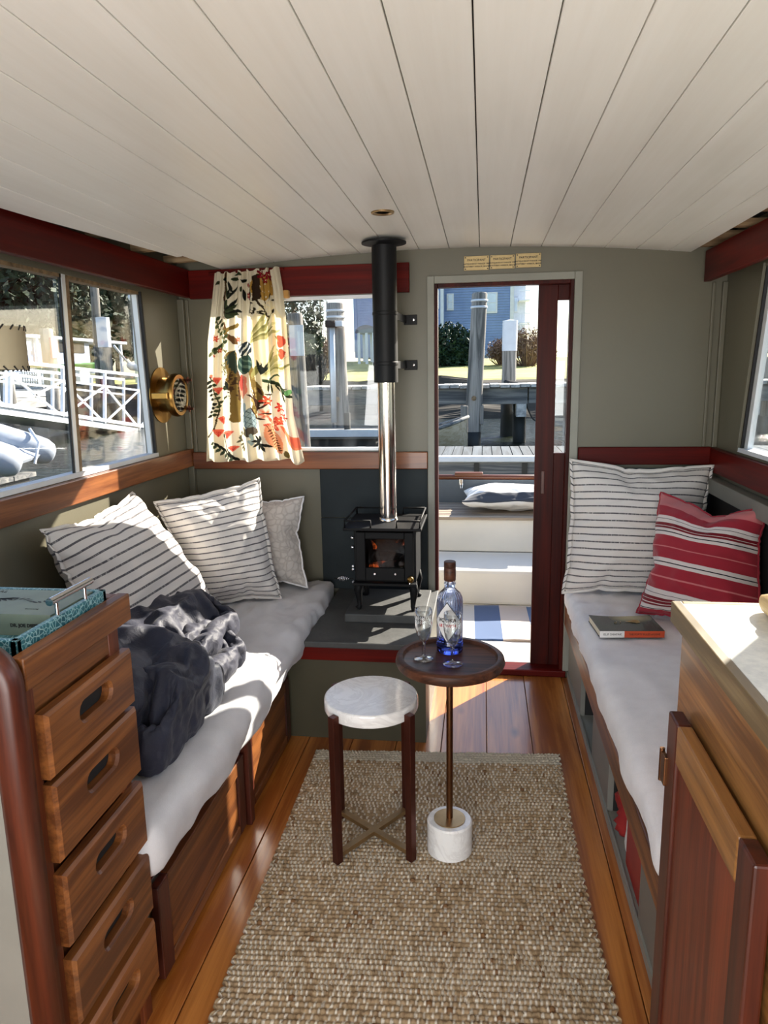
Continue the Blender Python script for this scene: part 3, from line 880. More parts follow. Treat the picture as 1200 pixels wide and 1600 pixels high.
def wrinkled(name, bnds, r, n, disp, mat, label, cat, parent=None, group=None):
    P, N, Fs = soft_box_pts(*bnds, r, n)
    P = P + disp(P, N)
    mb = MB(); mb.add(P, Fs)
    o = mb.build(name, mat, parent, smooth=True)
    if parent is None: tag(o, label, cat, group)
    return o
def mat_disp_left(P, N):
    Q = P.copy(); Q[:, 1] *= .45
    a = (ridge(Q, 9, 2) - .55) * .014 + pnoise(P, 5, 5) * .012 + (ridge(Q * 1.0, 19, 4) - .55) * .006
    near = np.clip(1 - np.abs(P[:, 1] - 2.7) / .5, 0, 1)
    a += near * (ridge(P * np.array([1, .6, 1]), 16, 9) - .6) * .016
    o = N * a[:, None]
    top = np.clip((P[:, 2] - .36) / .09, 0, 1)
    front = np.clip((P[:, 0] + .76) / .09, 0, 1)
    lowf = np.clip((.40 - P[:, 2]) / .08, 0, 1)
    o[:, 0] += front * lowf * (-.014 + np.sin(P[:, 1] * 26 + pnoise(P, 4, 3) * 6) * .004)
    o[:, 2] += front * lowf * (-.018 * np.clip((P[:, 1] - 1.35) * 2, 0, 1))
    return o
wrinkled('mattress', (XL + .005, -.672, 1.286, D - .04, .318, .455), .045, (34, 90, 8), mat_disp_left, M['linen_blue'],
         'grey cotton covered mattress on the left bench', 'mattress')

# ================================================================== RIGHT BENCH
rb = thing('bench_base', (.7, 2.2, 0), 'right bench base with open cubbies and a wooden lip', 'bench')
for (ya, yb) in ((2.78, 3.2), (2.13, 2.46), (1.37, 1.66)):
    bx('divider', M['grey_paint'], .402, .42, ya, yb, .02, .34, rb)
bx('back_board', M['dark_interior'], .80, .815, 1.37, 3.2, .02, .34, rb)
bx('shelf_bottom', M['panel_grey'], .402, .80, 1.37, 3.2, 0.0, .02, rb)
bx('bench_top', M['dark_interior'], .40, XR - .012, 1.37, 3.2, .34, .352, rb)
MB().box(.376, .40, 1.37, 3.19, .262, .352).build('lip', M['teak_y'], rb, bevel=.004)
bx('kick_strip', M['panel_grey'], .396, .402, 1.37, 3.2, 0.0, .028, rb)
for y in (2.795, 2.445, 2.14, 1.65):
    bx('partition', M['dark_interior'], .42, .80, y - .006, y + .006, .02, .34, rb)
def mat_disp_right(P, N):
    Q = P.copy(); Q[:, 1] *= .5
    a = pnoise(P, 4, 8) * .008 + (ridge(Q, 8, 12) - .55) * .006 + pnoise(P, 24, 6) * .002
    near = np.clip(1 - np.abs(P[:, 1] - 2.85) / .4, 0, 1)
    a += near * (ridge(P * np.array([.7, 1, 1]), 15, 19) - .6) * .014
    o = N * a[:, None]
    front = np.clip((.47 - P[:, 0]) / .1, 0, 1); lowf = np.clip((.42 - P[:, 2]) / .08, 0, 1)
    o[:, 0] += front * lowf * np.sin(P[:, 1] * 17 + pnoise(P, 3, 3) * 6) * .005
    o[:, 2] += front * lowf * (-.012 + pnoise(P, 3, 21) * .009)
    return o
wrinkled('mattress', (.366, XR - .016, 1.36, D - .03, .352, .455), .04, (30, 90, 7), mat_disp_right, M['linen_white'],
         'white cotton covered mattress on the right bench', 'mattress')
# things in the cubby
rbx = thing('storage_box', (.52, 1.76, .02), 'red lidded box in the cubby under the right bench', 'box')
bx('box_body', plain('red_plastic', S(150, 34, 26), .4), .412, .62, 1.672, 1.885, .02, .17, rbx, bevel=.008)
bx('lid', plain('red_plastic_lid', S(162, 40, 30), .4), .407, .626, 1.668, 1.89, .165, .19, rbx, bevel=.006)
P, N, Fs = soft_box_pts(.42, .56, 1.966, 2.115, .02, .16, .05, (10, 10, 10))
P += N * (pnoise(P, 14, 3) * .05 + (ridge(P, 12, 4) - .6) * .03)[:, None]
tag(MB().add(P, Fs).build('bag', plain('red_cloth', S(150, 30, 28), .8), smooth=True), 'crumpled red bag beside the red box in the cubby', 'bag')
P, N, Fs = soft_box_pts(.42, .50, 1.905, 1.942, .02, .20, .016, (6, 6, 10))
P += N * (pnoise(P, 18, 5) * .012)[:, None]
tag(MB().add(P, Fs).build('pouch', plain('white_cloth', S(206, 204, 200), .8), smooth=True), 'small white pouch standing between red bag and red box', 'pouch')

# ================================================================== HEARTH + STOVE
h = thing('hearth', (-.45, 2.85, 0), 'raised slate topped hearth that carries the stove', 'hearth')
bx('plinth', M['olive_dark'], -.742, -.205, 2.535, D, 0, .335, h)
bx('fascia', M['mahogany_x'], -.742, -.200, 2.526, 2.545, .325, .378, h, bevel=.003)
bx('slate_slab', M['slate_top'], -.668, -.196, 2.518, D, .378, .402, h, bevel=.004)
sp = thing('wall_tile_panel', (-.49, D, .402), 'dark slate heat shield on the bulkhead behind the stove', 'panel')
bx('tile', M['slate'], -.742, -.246, D - .014, D, .402, .742, sp, bevel=.002)
bx('tile', M['slate'], -.742, -.246, D - .012, D, .745, .971, sp, bevel=.002)
tag(bx('hearth_pad', M['slate_top'], -.552, -.222, 2.742, 3.10, .402, .438, bevel=.004), 'loose grey slate pad beneath the black stove', 'slab')

st = thing('wood_stove', (-.39, 2.92, .438), 'small black cast iron wood stove with a glowing fire', 'stove')
BX0, BX1, BY0, BY1, BZ0, BZ1 = -.516, -.262, 2.80, 3.02, .548, .782
mb = MB(); t_ = .014
mb.box(BX0, BX0 + t_, BY0, BY1, BZ0, BZ1); mb.box(BX1 - t_, BX1, BY0, BY1, BZ0, BZ1); mb.box(BX0, BX1, BY1 - t_, BY1, BZ0, BZ1)
mb.box(BX0, BX1, BY0, BY1, BZ0, BZ0 + .02); mb.box(BX0, BX1, BY0, BY1, BZ1 - .012, BZ1)
mb.build('firebox', M['black'], st, bevel=.004)
mb = MB(); gx0, gx1, gz0, gz1 = -.468, -.308, .622, .742
mb.box(BX0 + .01, gx0, BY0 - .014, BY0, BZ0 + .02, BZ1 - .012); mb.box(gx1, BX1 - .01, BY0 - .014, BY0, BZ0 + .02, BZ1 - .012)
mb.box(gx0, gx1, BY0 - .014, BY0, gz1, BZ1 - .012); mb.box(gx0, gx1, BY0 - .014, BY0, BZ0 + .02, gz0)
dr = mb.build('stove_door', M['black'], st, bevel=.003)
bx('door_glass', M['stove_glass'], gx0, gx1, BY0 - .006, BY0 - .003, gz0, gz1, dr)
bx('ash_lip', M['black'], BX0 - .004, BX1 + .004, BY0 - .035, BY0, BZ0 + .004, BZ0 + .014, st, bevel=.002)
for x in (-.43, -.345):
    MB().lathe([(0, -.004), (.004, -.004), (.004, 0)], (x, BY0 - .014, .598), 10, 1).build('air_vent', M['chrome'], st)
bx('top_plate', M['black'], -.552, -.236, 2.752, 3.06, BZ1, BZ1 + .012, st, bevel=.003)
# fiddle rail with gaps around the top
zr = BZ1 + .040
def rail(pts): MB().tube(pts, .0042, 8).build('fiddle_rail', M['black'], st, smooth=True)
z0_ = BZ1 + .010
rail([(-.44, 2.762, z0_), (-.44, 2.762, zr), (-.545, 2.762, zr), (-.545, 2.762, z0_)])
rail([(-.545, 2.762, zr), (-.545, 3.05, zr), (-.545, 3.05, z0_)])
rail([(-.545, 3.05, zr), (-.44, 3.05, zr), (-.44, 3.05, z0_)])
rail([(-.335, 2.762, z0_), (-.335, 2.762, zr), (-.243, 2.762, zr), (-.243, 2.762, z0_)])
rail([(-.243, 2.762, zr), (-.243, 3.05, zr), (-.243, 3.05, z0_)])
rail([(-.243, 3.05, zr), (-.34, 3.05, zr), (-.34, 3.05, z0_)])
for (x, y, sx, sy) in ((BX0 + .02, BY0 + .015, -1, -1), (BX1 - .02, BY0 + .015, 1, -1), (BX0 + .02, BY1 - .02, -1, 1), (BX1 - .02, BY1 - .02, 1, 1)):
    MB().tube([(x, y, BZ0 + .01), (x + .010 * sx, y + .004 * sy, .52), (x + .006 * sx, y, .48), (x + .004 * sx, y, .452), (x + .012 * sx, y + .006 * sy, .439)], [.021, .018, .012, .010, .014], 10).build('leg', M['black'], st, smooth=True)
# coil handle and latch at left, brass knob at right
pts = []
for k in range(80):
    a = k / 80 * 2 * math.pi * 7; pts.append((-.545 - .05 * k / 80 + .01, 2.785 + .011 * math.cos(a) * math.sin(math.pi * (k + 4) / 88), .575 + .011 * math.sin(a) * math.sin(math.pi * (k + 4) / 88)))
MB().tube(pts, .0016, 5).build('coil_handle', M['chrome'], st, smooth=True)
MB().tube([(-.518, 2.785, .575), (-.60, 2.785, .575)], .003, 6).build('handle_rod', M['black'], st)
kb = MB().lathe([(0, -.03), (.012, -.026), (.014, -.018), (.010, -.008), (.005, 0)], (-.283, BY0 - .012, .580), 14, 1).build('knob', M['brass'], st, smooth=True)
MB().tube([(-.283, BY0 - .03, .58), (-.288, BY0 - .032, .555)], .003, 6).build('knob_lever', M['chrome'], kb)
for z in (.745, .705, .625, .612, .548 + .01):
    MB().lathe([(0, -.008), (.006, -.004), (.007, .004)], (BX0 - .004, BY0 - .004, z), 8, 0).build('bolt', M['chrome'], st, smooth=True)
# logs in the fire
fire = thing('fire', (-.39, 2.9, .57), 'burning logs and glowing embers behind the stove glass', 'fire')
for (a, b, r) in (((-.455, 2.86, .60), (-.37, 2.93, .60), .025), ((-.40, 2.84, .605), (-.33, 2.92, .60), .024), ((-.445, 2.92, .64), (-.34, 2.88, .65), .022)):
    A, B = np.array(a), np.array(b); L = np.linspace(0, 1, 9)
    MB().tube([tuple(A + (B - A) * t + RNG.normal(0, .003, 3)) for t in L], [r * (1 + RNG.normal(0, .1)) for _ in L], 9).build('log', M['ember'] if r == .025 else M['char'], fire, smooth=True)
def flame(x, y, z, hh, w):
    mb = MB(); V = []
    for i in range(9):
        t = i / 8; r = w * math.sin(math.pi * (t * .8 + .15)) * (1 - t)
        for k in range(6):
            a = k / 6 * 2 * math.pi; V.append((x + r * math.cos(a) + .008 * math.sin(t * 5 + x * 40), y + r * .5 * math.sin(a), z + hh * t))
    Fs = [(i * 6 + k, i * 6 + (k + 1) % 6, (i + 1) * 6 + (k + 1) % 6, (i + 1) * 6 + k) for i in range(8) for k in range(6)]
    mb.add(V, Fs).build('flame', M['ember'], fire, smooth=True)
flame(-.452, 2.90, .672, .055, .013); flame(-.325, 2.90, .69, .06, .011); flame(-.345, 2.91, .70, .035, .008)

fp = thing('stove_pipe', (-.39, 2.93, .79), 'flue pipe, polished steel below and black above, by the window', 'pipe')
MB().lathe([(.0365, .79), (.0365, 1.372)], (-.39, 2.93, 0), 40).build('steel_pipe', M['steel'], fp, smooth=True, auto=40)
MB().lathe([(.040, .79), (.040, .802), (.0368, .806)], (-.39, 2.93, 0), 32).build('pipe_foot', M['steel'], fp, smooth=True, auto=40)
mb = MB(); mb.lathe([(.049, 1.362), (.049, 1.43), (.051, 1.432), (.051, 1.442), (.049, 1.444), (.049, 1.625), (.051, 1.627), (.051, 1.637), (.049, 1.639), (.049, 1.905)], (-.39, 2.93, 0), 40)
mb.build('black_sleeve', M['black_pipe'], fp, smooth=True, auto=40)
zt = zc(-.39) - .004
MB().lathe([(.049, zt - .022), (.056, zt - .018), (.088, zt - .014), (.088, zt - .008), (.049, zt - .004)], (-.39, 2.93, 0), 40).build('ceiling_collar', M['black_pipe'], fp, smooth=True, auto=30)
for z in (1.625, 1.432):
    b = MB().box(-.345, -.287, D - .01, D - .001, z - .021, z + .021).build('bracket', M['black_pipe'], fp, bevel=.002)
    MB().beam((-.346, 2.95, z), (-.335, D - .008, z), .004, .03).build('bracket_arm', M['black_pipe'], b)
    MB().lathe([(0, -.003), (.005, -.002), (.006, 0)], (-.303, D - .01, z), 10, 1).build('screw', M['chrome'], b)

# ================================================================== PLAQUES
gold_txt = M['ink']
for i, (x0, x1, z0, z1, yr, lab) in enumerate(((-.085, .020, 1.822, 1.880, '1989', 'brass plaque above the door, leftmost of three'), (.025, .127, 1.824, 1.880, '1990', 'brass plaque above the door, in the middle of three'), (.132, .236, 1.826, 1.883, '1991', 'brass plaque above the door, rightmost of three'))):
    p = bx('plaque', M['plaque'], x0, x1, D - .004, D, z0, z1, bevel=.001)
    tag(p, lab, 'plaque', 'brass plaques over the door')
    cx, cz, hgt = (x0 + x1) / 2, (z0 + z1) / 2, z1 - z0
    for s, dz, sz in (('PARTICIPANT', .012, .0125), ('ANTIQUE BOAT PARADE ' + yr, -.003, .0082), ('BOOTHBAY HARBOR, MAINE', -.014, .0082)):
        text('lettering', s, sz, M['ink'], frame((cx, D - .0042, cz + dz), (1, 0, 0), (0, 0, 1)), p, .0003, bold=.0002)
    for sx in (x0 + .006, x1 - .006):
        for sz in (z0 + .006, z1 - .006):
            MB().lathe([(0, -.0016), (.0022, -.0012), (.0026, 0)], (sx, D - .004, sz), 8, 1).build('screw', M['ink'], p)

# ceiling downlight
dl = thing('ceiling_light', (-.33, 2.46, zc(-.33)), 'small round recessed light in the plank ceiling', 'light')
z_ = zc(-.33)
MB().lathe([(.026, z_ - .001), (.030, z_ - .006), (.037, z_ - .005), (.039, z_ + .001)], (-.33, 2.46, 0), 28).build('bezel', M['brass_flat'], dl, smooth=True)
MB().lathe([(0, z_ - .001), (.026, z_ - .001)], (-.33, 2.46, 0), 28).build('lens', M['white_card'], dl)

# ================================================================== BRASS PORT CLOCK
ck = thing('port_clock', (XL, 2.965, 1.32), 'round brass porthole clock on the left wall by the window', 'clock')
cxyz = (XL, 2.965, 1.322)
MB().lathe([(.0, 0), (.118, 0), (.118, .004), (.07, .006)], cxyz, 44, 0).build('flange', M['brass'], ck, smooth=True, auto=30)
MB().lathe([(.074, .004), (.074, .05), (.080, .052)], cxyz, 40, 0).build('case', M['brass'], ck, smooth=True, auto=40)
MB().lathe([(.080, .05), (.090, .054), (.092, .072), (.086, .084), (.072, .084), (.070, .072), (.070, .068)], cxyz, 40, 0).build('bezel', M['brass'], ck, smooth=True, auto=50)
dial = MB().lathe([(.0, .079), (.073, .079)], cxyz, 36, 0).build('dial', M['white_card'], ck)
MB().lathe([(.0, .0797), (.020, .0797)], cxyz, 24, 0).build('dial_centre', M['ink'], dial)
for k in range(12):
    a = k * math.pi / 6
    MB().beam((XL + .0797, 2.965 + .050 * math.sin(a), 1.322 + .050 * math.cos(a)), (XL + .0797, 2.965 + .062 * math.sin(a), 1.322 + .062 * math.cos(a)), .003, .0008, (1, 0, 0)).build('hour_mark', M['ink'], dial)
for a, l in ((.6, .035), (2.6, .05)):
    MB().beam((XL + .0802, 2.965, 1.322), (XL + .0802, 2.965 + l * math.sin(a), 1.322 + l * math.cos(a)), .003, .001, (1, 0, 0)).build('hand', M['white_card'], dial)
MB().lathe([(.0, .082), (.073, .082)], cxyz, 36, 0).build('clock_glass', M['glass'], ck)
MB().box(XL + .004, XL + .075, 2.965 - .112, 2.965 - .075, 1.322 - .013, 1.322 + .013).build('hinge', M['brass'], ck, bevel=.003)
for dz in (.062, -.062):
    n_ = MB().tube([(XL + .045, 3.035, 1.322 + dz), (XL + .11, 3.035, 1.322 + dz)], .006, 8).build('thumb_screw', M['bronze_leg'], ck)
    MB().beam((XL + .092, 3.035, 1.322 + dz - .014), (XL + .092, 3.035, 1.322 + dz + .014), .006, .008, (1, 0, 0)).build('wing', M['bronze_leg'], n_)

# ================================================================== CURTAIN
def make_curtain():
    nu, nv = 200, 420
    u = np.linspace(0, 1, nu); v = np.linspace(0, 1, nv)
    U, V = np.meshgrid(u, v)
    xl = np.interp(V, [0, .06, .35, 1], [-1.170, -1.178, -1.222, -1.262]); xr = np.interp(V, [0, .1, .25, .5, .75, 1], [-.880, -.868, -.858, -.850, -.842, -.800])
    wob = .012 * np.sin(V * 5 + U * 3)
    X = xl + (xr - xl) * (U + .02 * np.sin(U * 19) * (1 - V * .5))
    amp = .010 + .012 * V
    ph = U * 2 * math.pi * 6.2 + .9 * np.sin(V * 2.3 + U * 4)
    Y = D - .068 + amp * np.sin(ph) + .006 * np.sin(ph * 2.3 + 1) * (1 - V * .6) - .012 * V
    top = 1.853 + .006 * np.sin(U * 40) - .012 * (1 - U)
    bot = 1.012 + .012 * U - .02 * np.exp(-((U - .96) / .05) ** 2) + .004 * np.sin(U * 25)
    Z = top + (bot - top) * V
    P = np.stack([X, Y, Z], -1)
    # print (u right, v down, measured on the cloth)
    img = np.empty((nv, nu, 3)); img[:] = S(232, 222, 196)
    Wd, Hd = 600.0, 1400.0
    cx = U * Wd; cy = V * Hd
    warp = np.stack([cx / 60, cy / 60, 0 * cx], -1)
    wx = cx + pnoise(warp, 1.0, 1) * 16 + pnoise(warp, 3.2, 2) * 6; wy = cy + pnoise(warp, 1.0, 3) * 16 + pnoise(warp, 3.2, 4) * 6
    nz = pnoise(np.stack([cx / 18, cy / 18, 0 * cx], -1), 1.0, 5)
    def put(mask, col, a=1.0):
        c = np.array(S(*col)); img[mask] = img[mask] * (1 - a) + c * a
    def seg(ax, ay, bx_, by, w, col, w2=None, X_=wx, Y_=wy):
        dx, dy = bx_ - ax, by - ay; L2 = dx * dx + dy * dy + 1e-6
        t = np.clip(((X_ - ax) * dx + (Y_ - ay) * dy) / L2, 0, 1)
        d = np.hypot(X_ - ax - t * dx, Y_ - ay - t * dy)
        put(d < w + ((w2 if w2 is not None else w) - w) * t, col)
    def line(pts, w, col):
        for (a, b), (c, d) in zip(pts, pts[1:]): seg(a, b, c, d, w, col)
    def leaf(x, y, ang, l, w, col, vein=None):
        ca, sa = math.cos(ang), math.sin(ang)
        a = (cx - x) * ca + (cy - y) * sa; b = -(cx - x) * sa + (cy - y) * ca
        t = a / l
        m = (t > 0) & (t < 1) & (np.abs(b) < w * np.sin(np.clip(t, 0, 1) * math.pi) ** .8)
        put(m, col)
        if vein: put(m & (np.abs(b) < 2.2), vein)
    def flower(x, y, r, col, col2, petals=7):
        dx, dy = cx - x, cy - y; a = np.arctan2(dy, dx); d = np.hypot(dx, dy)
        rr = r * (.72 + .28 * np.cos(a * petals))
        put(d < rr, col); put((d < rr * .62) & (np.cos(a * petals) > -.3), col2); put(d < r * .16, (250, 220, 170))
    def fan(x, y, ang, spread, l, cols, n=9, w=10):
        for k in range(n):
            leaf(x, y, ang + spread * (k / (n - 1) - .5), l * (.75 + .25 * math.sin(k * 2.1 + 1)), w, cols[k % len(cols)])
    GR, OL, BR_, DK = (58, 66, 44), (142, 136, 84), (112, 92, 50), (36, 38, 34)
    # washes of warm colour
    put((((cx - 470) / 150) ** 2 + ((cy - 560) / 330) ** 2) < 1, (240, 222, 170), .55)
    # trunk
    line([(112, 20), (118, 200), (120, 330), (150, 430), (215, 520)], 13, (96, 70, 46)); line([(150, 430), (170, 400), (210, 390)], 16, BR_)
    line([(180, 600), (190, 760), (205, 900), (212, 1010), (200, 1080)], 27, BR_); line([(200, 680), (235, 800), (225, 930)], 14, (84, 62, 40))
    line([(325, 720), (350, 830), (378, 900), (350, 1000), (345, 1060)], 29, BR_); line([(340, 760), (392, 700)], 18, OL)
    put((np.hypot((cx - 205) / 40, (cy - 830) / 120) < 1) & (nz > .1), (66, 50, 34)); put((np.hypot((cx - 350) / 36, (cy - 900) / 140) < 1) & (nz > .12), (150, 128, 80))
    # upper dark leaves
    fan(120, 300, -.6, 1.9, 150, [DK, GR, (70, 80, 56)], 9, 14); fan(150, 190, -1.3, .8, 110, [GR, DK], 4, 9)
    for (x, y, a, l) in ((60, 60, 2.6, 60), (80, 40, .5, 80), (150, 60, 1.2, 90), (225, 70, -2.7, 60), (235, 60, .2, 70), (265, 120, 1.4, 95), (250, 100, 1.9, 50), (330, 130, 1.2, 60), (190, 30, -.2, 60)):
        leaf(x, y, a, l, 12, DK if l > 60 else GR)
    # upper right: ochre field and dark red flowers
    put((((wx - 440) / 100) ** 2 + ((wy - 120) / 95) ** 2 < 1) & (nz > -.35), (186, 144, 70)); put((np.abs(wx - 385) < 24) & (wy > 40) & (wy < 210), (60, 46, 36))
    for (x, y, r) in ((430, 40, 42), (500, 50, 40), (465, 75, 30), (320, 185, 30), (318, 110, 18)): flower(x, y, r, (120, 24, 34), (168, 44, 54), 5)
    for k in range(26):
        a = RNG.uniform(0, 6.28); leaf(400 + RNG.uniform(-70, 130), 260 + RNG.uniform(-40, 70), a, RNG.uniform(24, 62), 6, (48, 42, 30) if k % 3 else (226, 216, 190))
    line([(380, 200), (400, 260), (470, 340)], 6, (60, 48, 34)); line([(350, 220), (330, 300)], 6, (52, 44, 30))
    # left sprays
    for pts in ([(50, 330), (90, 430), (150, 480)], [(20, 580), (90, 530), (150, 510)]):
        line(pts, 3, GR)
        for t in np.linspace(.05, .95, 6):
            (x0, y0), (x1, y1) = pts[0], pts[-1]; x = x0 + (x1 - x0) * t; y = y0 + (y1 - y0) * t
            leaf(x, y, -.9, 42, 11, GR); leaf(x, y, 2.0, 40, 10, (84, 92, 60))
    for (x, y, r) in ((62, 470, 27), (95, 560, 20), (55, 600, 12), (232, 490, 22)): flower(x, y, r, (176, 60, 50), (214, 96, 76), 6)
    # bird
    put(np.hypot((wx - 285) / 62, (wy - 560) / 52) < 1, (44, 52, 58))
    put((np.hypot((wx - 285) / 58, (wy - 560) / 48) < 1) & (np.sin((wx + wy * .8) / 7.5) > .45), (214, 214, 206))
    put(np.hypot((wx - 282) / 60, (wy - 670) / 66) < 1, (52, 72, 66)); put((np.hypot((wx - 282) / 56, (wy - 670) / 62) < 1) & (np.sin((wx * .7 - wy) / 8) > .4), (92, 112, 98))
    for k in range(5): leaf(205, 570 + k * 22, 2.2 - k * .15, 90, 12, (50, 58, 50))
    for _ in range(60):
        x, y = RNG.uniform(105, 165), RNG.uniform(540, 740); put(np.hypot((cx - x) / 4, (cy - y) / 7) < 1, (110, 108, 80))
    # plumes
    fan(330, 520, -.75, .75, 270, [OL, (172, 164, 112), (206, 198, 150), (120, 116, 70)], 10, 13)
    fan(400, 770, -.72, .8, 260, [(176, 168, 116), OL, (214, 204, 158), (190, 180, 128)], 11, 13)
    fan(395, 760, -1.35, .7, 120, [(40, 44, 40)], 5, 7)
    line([(405, 800), (470, 810), (540, 850), (590, 890)], 12, (58, 76, 52)); line([(450, 790), (520, 770)], 8, (58, 76, 52))
    for k in range(12): leaf(420 + k * 14, 800 + k * 8, RNG.uniform(0, 1.8), 80, 7, (44, 50, 34))
    for (x, y, r) in ((560, 510, 34), (566, 600, 28)):
        put(np.hypot((wx - x) / r, (wy - y) / (r * 1.35)) < 1, (206, 84, 62)); leaf(x - 50, y - 30, .6, 50, 9, (130, 134, 84))
    put(np.hypot((cx - 585) / 16, (cy - 880) / 20) < 1, (120, 176, 110))
    # lower left branch with red fans
    line([(20, 760), (60, 870), (95, 950), (88, 1040), (60, 1150), (10, 1210)], 5, (58, 50, 34)); line([(95, 950), (160, 900)], 5, GR)
    for t in range(9):
        y = 790 + t * 32; x = 30 + t * 8 if t < 5 else 80 - (t - 5) * 12
        leaf(x, y, 2.7, 44, 12, DK); leaf(x, y, -.3, 42, 11, GR)
    fan(170, 850, -2.4, 1.2, 70, [GR, DK], 4, 11)
    for (x, y, r) in ((75, 785, 36), (85, 860, 36), (30, 760, 22), (118, 1085, 42), (85, 1180, 42), (155, 1200, 46), (185, 1310, 32)):
        a = np.arctan2(cy - y - r * .7, cx - x); d = np.hypot(cx - x, cy - y - r * .7)
        put((d < r * 1.5) & (np.abs(a + 1.57) < .62), (222, 106, 84)); put((d < r * 1.1) & (np.abs(a + 1.57) < .4) & (np.sin(a * 34) > 0), (176, 48, 44))
    line([(115, 1190), (140, 1290), (185, 1360), (190, 1400)], 4, (44, 44, 34))
    for t in range(7): leaf(60 + t * 20, 1250 + t * 20, 2.5 - t * .1, 46, 11, (60, 70, 56)); leaf(60 + t * 20, 1250 + t * 20, .8, 44, 10, DK)
    # coral bird, pineapple, coral blossom
    put(np.hypot((wx - 262) / 30, (wy - 830) / 90) < 1, (218, 140, 116)); put(np.hypot((wx - 252) / 16, (wy - 800) / 60) < 1, (188, 76, 66))
    put(np.hypot((cx - 272) / 14, (cy - 990) / 40) < 1, (150, 168, 170)); put(np.hypot((wx - 305) / 50, (wy - 1085) / 84) < 1, (142, 158, 160))
    put((np.hypot((wx - 305) / 50, (wy - 1085) / 84) < 1) & ((np.abs(np.sin((cx + cy) / 13)) < .18) | (np.abs(np.sin((cx - cy) / 13)) < .18)), (70, 84, 88))
    put(np.hypot((wx - 300) / 56, (wy - 1180) / 34) < 1, (84, 76, 66)); line([(300, 1200), (302, 1270), (285, 1250)], 7, (150, 168, 170))
    for (x, y, r, c1, c2) in ((425, 950, 44, (196, 60, 44), (226, 110, 76)), (410, 1050, 46, (240, 176, 146), (230, 120, 90)), (455, 1130, 62, (222, 96, 72), (240, 160, 128)), (520, 1010, 40, (190, 50, 44), (226, 100, 80)), (500, 1110, 36, (206, 70, 56), (232, 130, 100)), (545, 1060, 32, (196, 50, 50), (214, 90, 80))):
        flower(x, y, r, c1, c2, 6)
    leaf(405, 1130, 1.25, 240, 46, (232, 160, 116), (120, 60, 40)); leaf(500, 1150, .9, 230, 34, (226, 130, 94), (200, 90, 60)); leaf(560, 1200, 1.0, 150, 24, (220, 110, 84))
    for t in range(9): leaf(430 + t * 4, 1160 + t * 20, .6, 34, 5, (96, 62, 40)); leaf(430 + t * 4, 1160 + t * 20, 2.4, 34, 5, (96, 62, 40))
    for k in range(7): leaf(360, 1270, .4 + k * .75, 66, 11, DK)
    for k in range(14): leaf(365 + RNG.uniform(-30, 40), 900 + k * 13, RNG.uniform(-2.6, .4), 70, 7, (60, 42, 34))
    for k in range(10): leaf(230 + RNG.uniform(-20, 20), 1130 + k * 18, RNG.uniform(.6, 2.6), 40, 7, (86, 82, 62))
    leaf(500, 1340, 1.4, 60, 16, (90, 80, 50))
    mb = MB(); mb.grid(P)
    o = mb.build('curtain', curtain_mat(), loc=(-1.03, D - .07, 1.0), smooth=True, recalc=False)
    ca = o.data.color_attributes.new('print', 'FLOAT_COLOR', 'POINT')
    ca.data.foreach_set('color', np.concatenate([img.reshape(-1, 3), np.ones((nu * nv, 1))], 1).astype(np.float32).ravel())
    return tag(o, 'cream floral and bird print curtain at the forward window', 'curtain')
def curtain_mat():
    t = NT('floral_print_cotton')
    a = t.n('ShaderNodeAttribute', attribute_name='print')
    df = t.n('ShaderNodeBsdfDiffuse'); tr = t.n('ShaderNodeBsdfTranslucent'); mx = t.n('ShaderNodeMixShader')
    mx.inputs[0].default_value = .42
    w = t.noise(t.coord((700, 700, 700)), 1.0, 2)
    c = t.mix(.15, a.outputs['Color'], t.ramp(w, [(.3, (.4, .4, .4)), (.7, (1, 1, 1))]), 'MULTIPLY')
    t.l(c, df.inputs[0]); t.l(c, tr.inputs[0])
    t.l(df.outputs[0], mx.inputs[1]); t.l(tr.outputs[0], mx.inputs[2]); t.l(mx.outputs[0], t.out.inputs[0])
    return t.m
cur = make_curtain()
MB().tube([(-1.20, D - .052, 1.842), (-.86, D - .052, 1.852)], .006, 8).build('curtain_rod', M['mahogany_x'], cur)
MB().box(-.868, -.842, D - .06, D - .03, 1.728, 1.762).build('tie_back', linen('ochre_cloth', S(186, 140, 80)), cur, bevel=.006)

# ================================================================== CUSHIONS
pillow('cushion', (-1.30, 1.93, .955), (-1.325, 2.56, .965), (-1.05, 2.68, .470), (-1.10, 1.88, .470), .20, M['ticking'],
       'grey striped cushion against the left wall, nearest the dresser', 'grey striped cushions', seed=1, flange=.012, front=(1, -.6, .3), square=.45)
pillow('cushion', (-1.285, 2.65, .910), (-.945, 2.92, .962), (-.855, 2.86, .462), (-1.16, 2.70, .462), .18, M['ticking2'],
       'grey striped cushion in the middle of the left bench, leaning in front', 'grey striped cushions', seed=2, flange=.012, front=(.3, -1, .2), square=.6)
pillow('cushion', (-1.19, 3.13, .86), (-.795, 3.10, .862), (-.765, 3.00, .466), (-1.17, 3.02, .466), .17, M['plain_cushion'],
       'plain off-white quilted cushion with piping in the left forward corner', None, seed=3, piping=(.0045, M['linen_white']), front=(0, -1, .2), square=.3)
pillow('cushion', (.378, 3.14, 1.015), (.950, 3.14, .992), (.905, 3.03, .466), (.350, 3.02, .468), .20, M['ticking2'],
       'large grey striped cushion on the right bench beside the door', 'grey striped cushions', seed=5, flange=.014, front=(0, -1, .2), dip=.015, square=.6)
pillow('cushion', (.705, 2.94, .915), (.972, 2.58, .915), (.950, 2.44, .470), (.605, 2.78, .462), .20, M['red_stripe'],
       'red and white striped cushion on the right bench', None, seed=0, piping=(.004, M['red_stripe']), front=(-.5, -1, .2), dip=.035, square=.45)

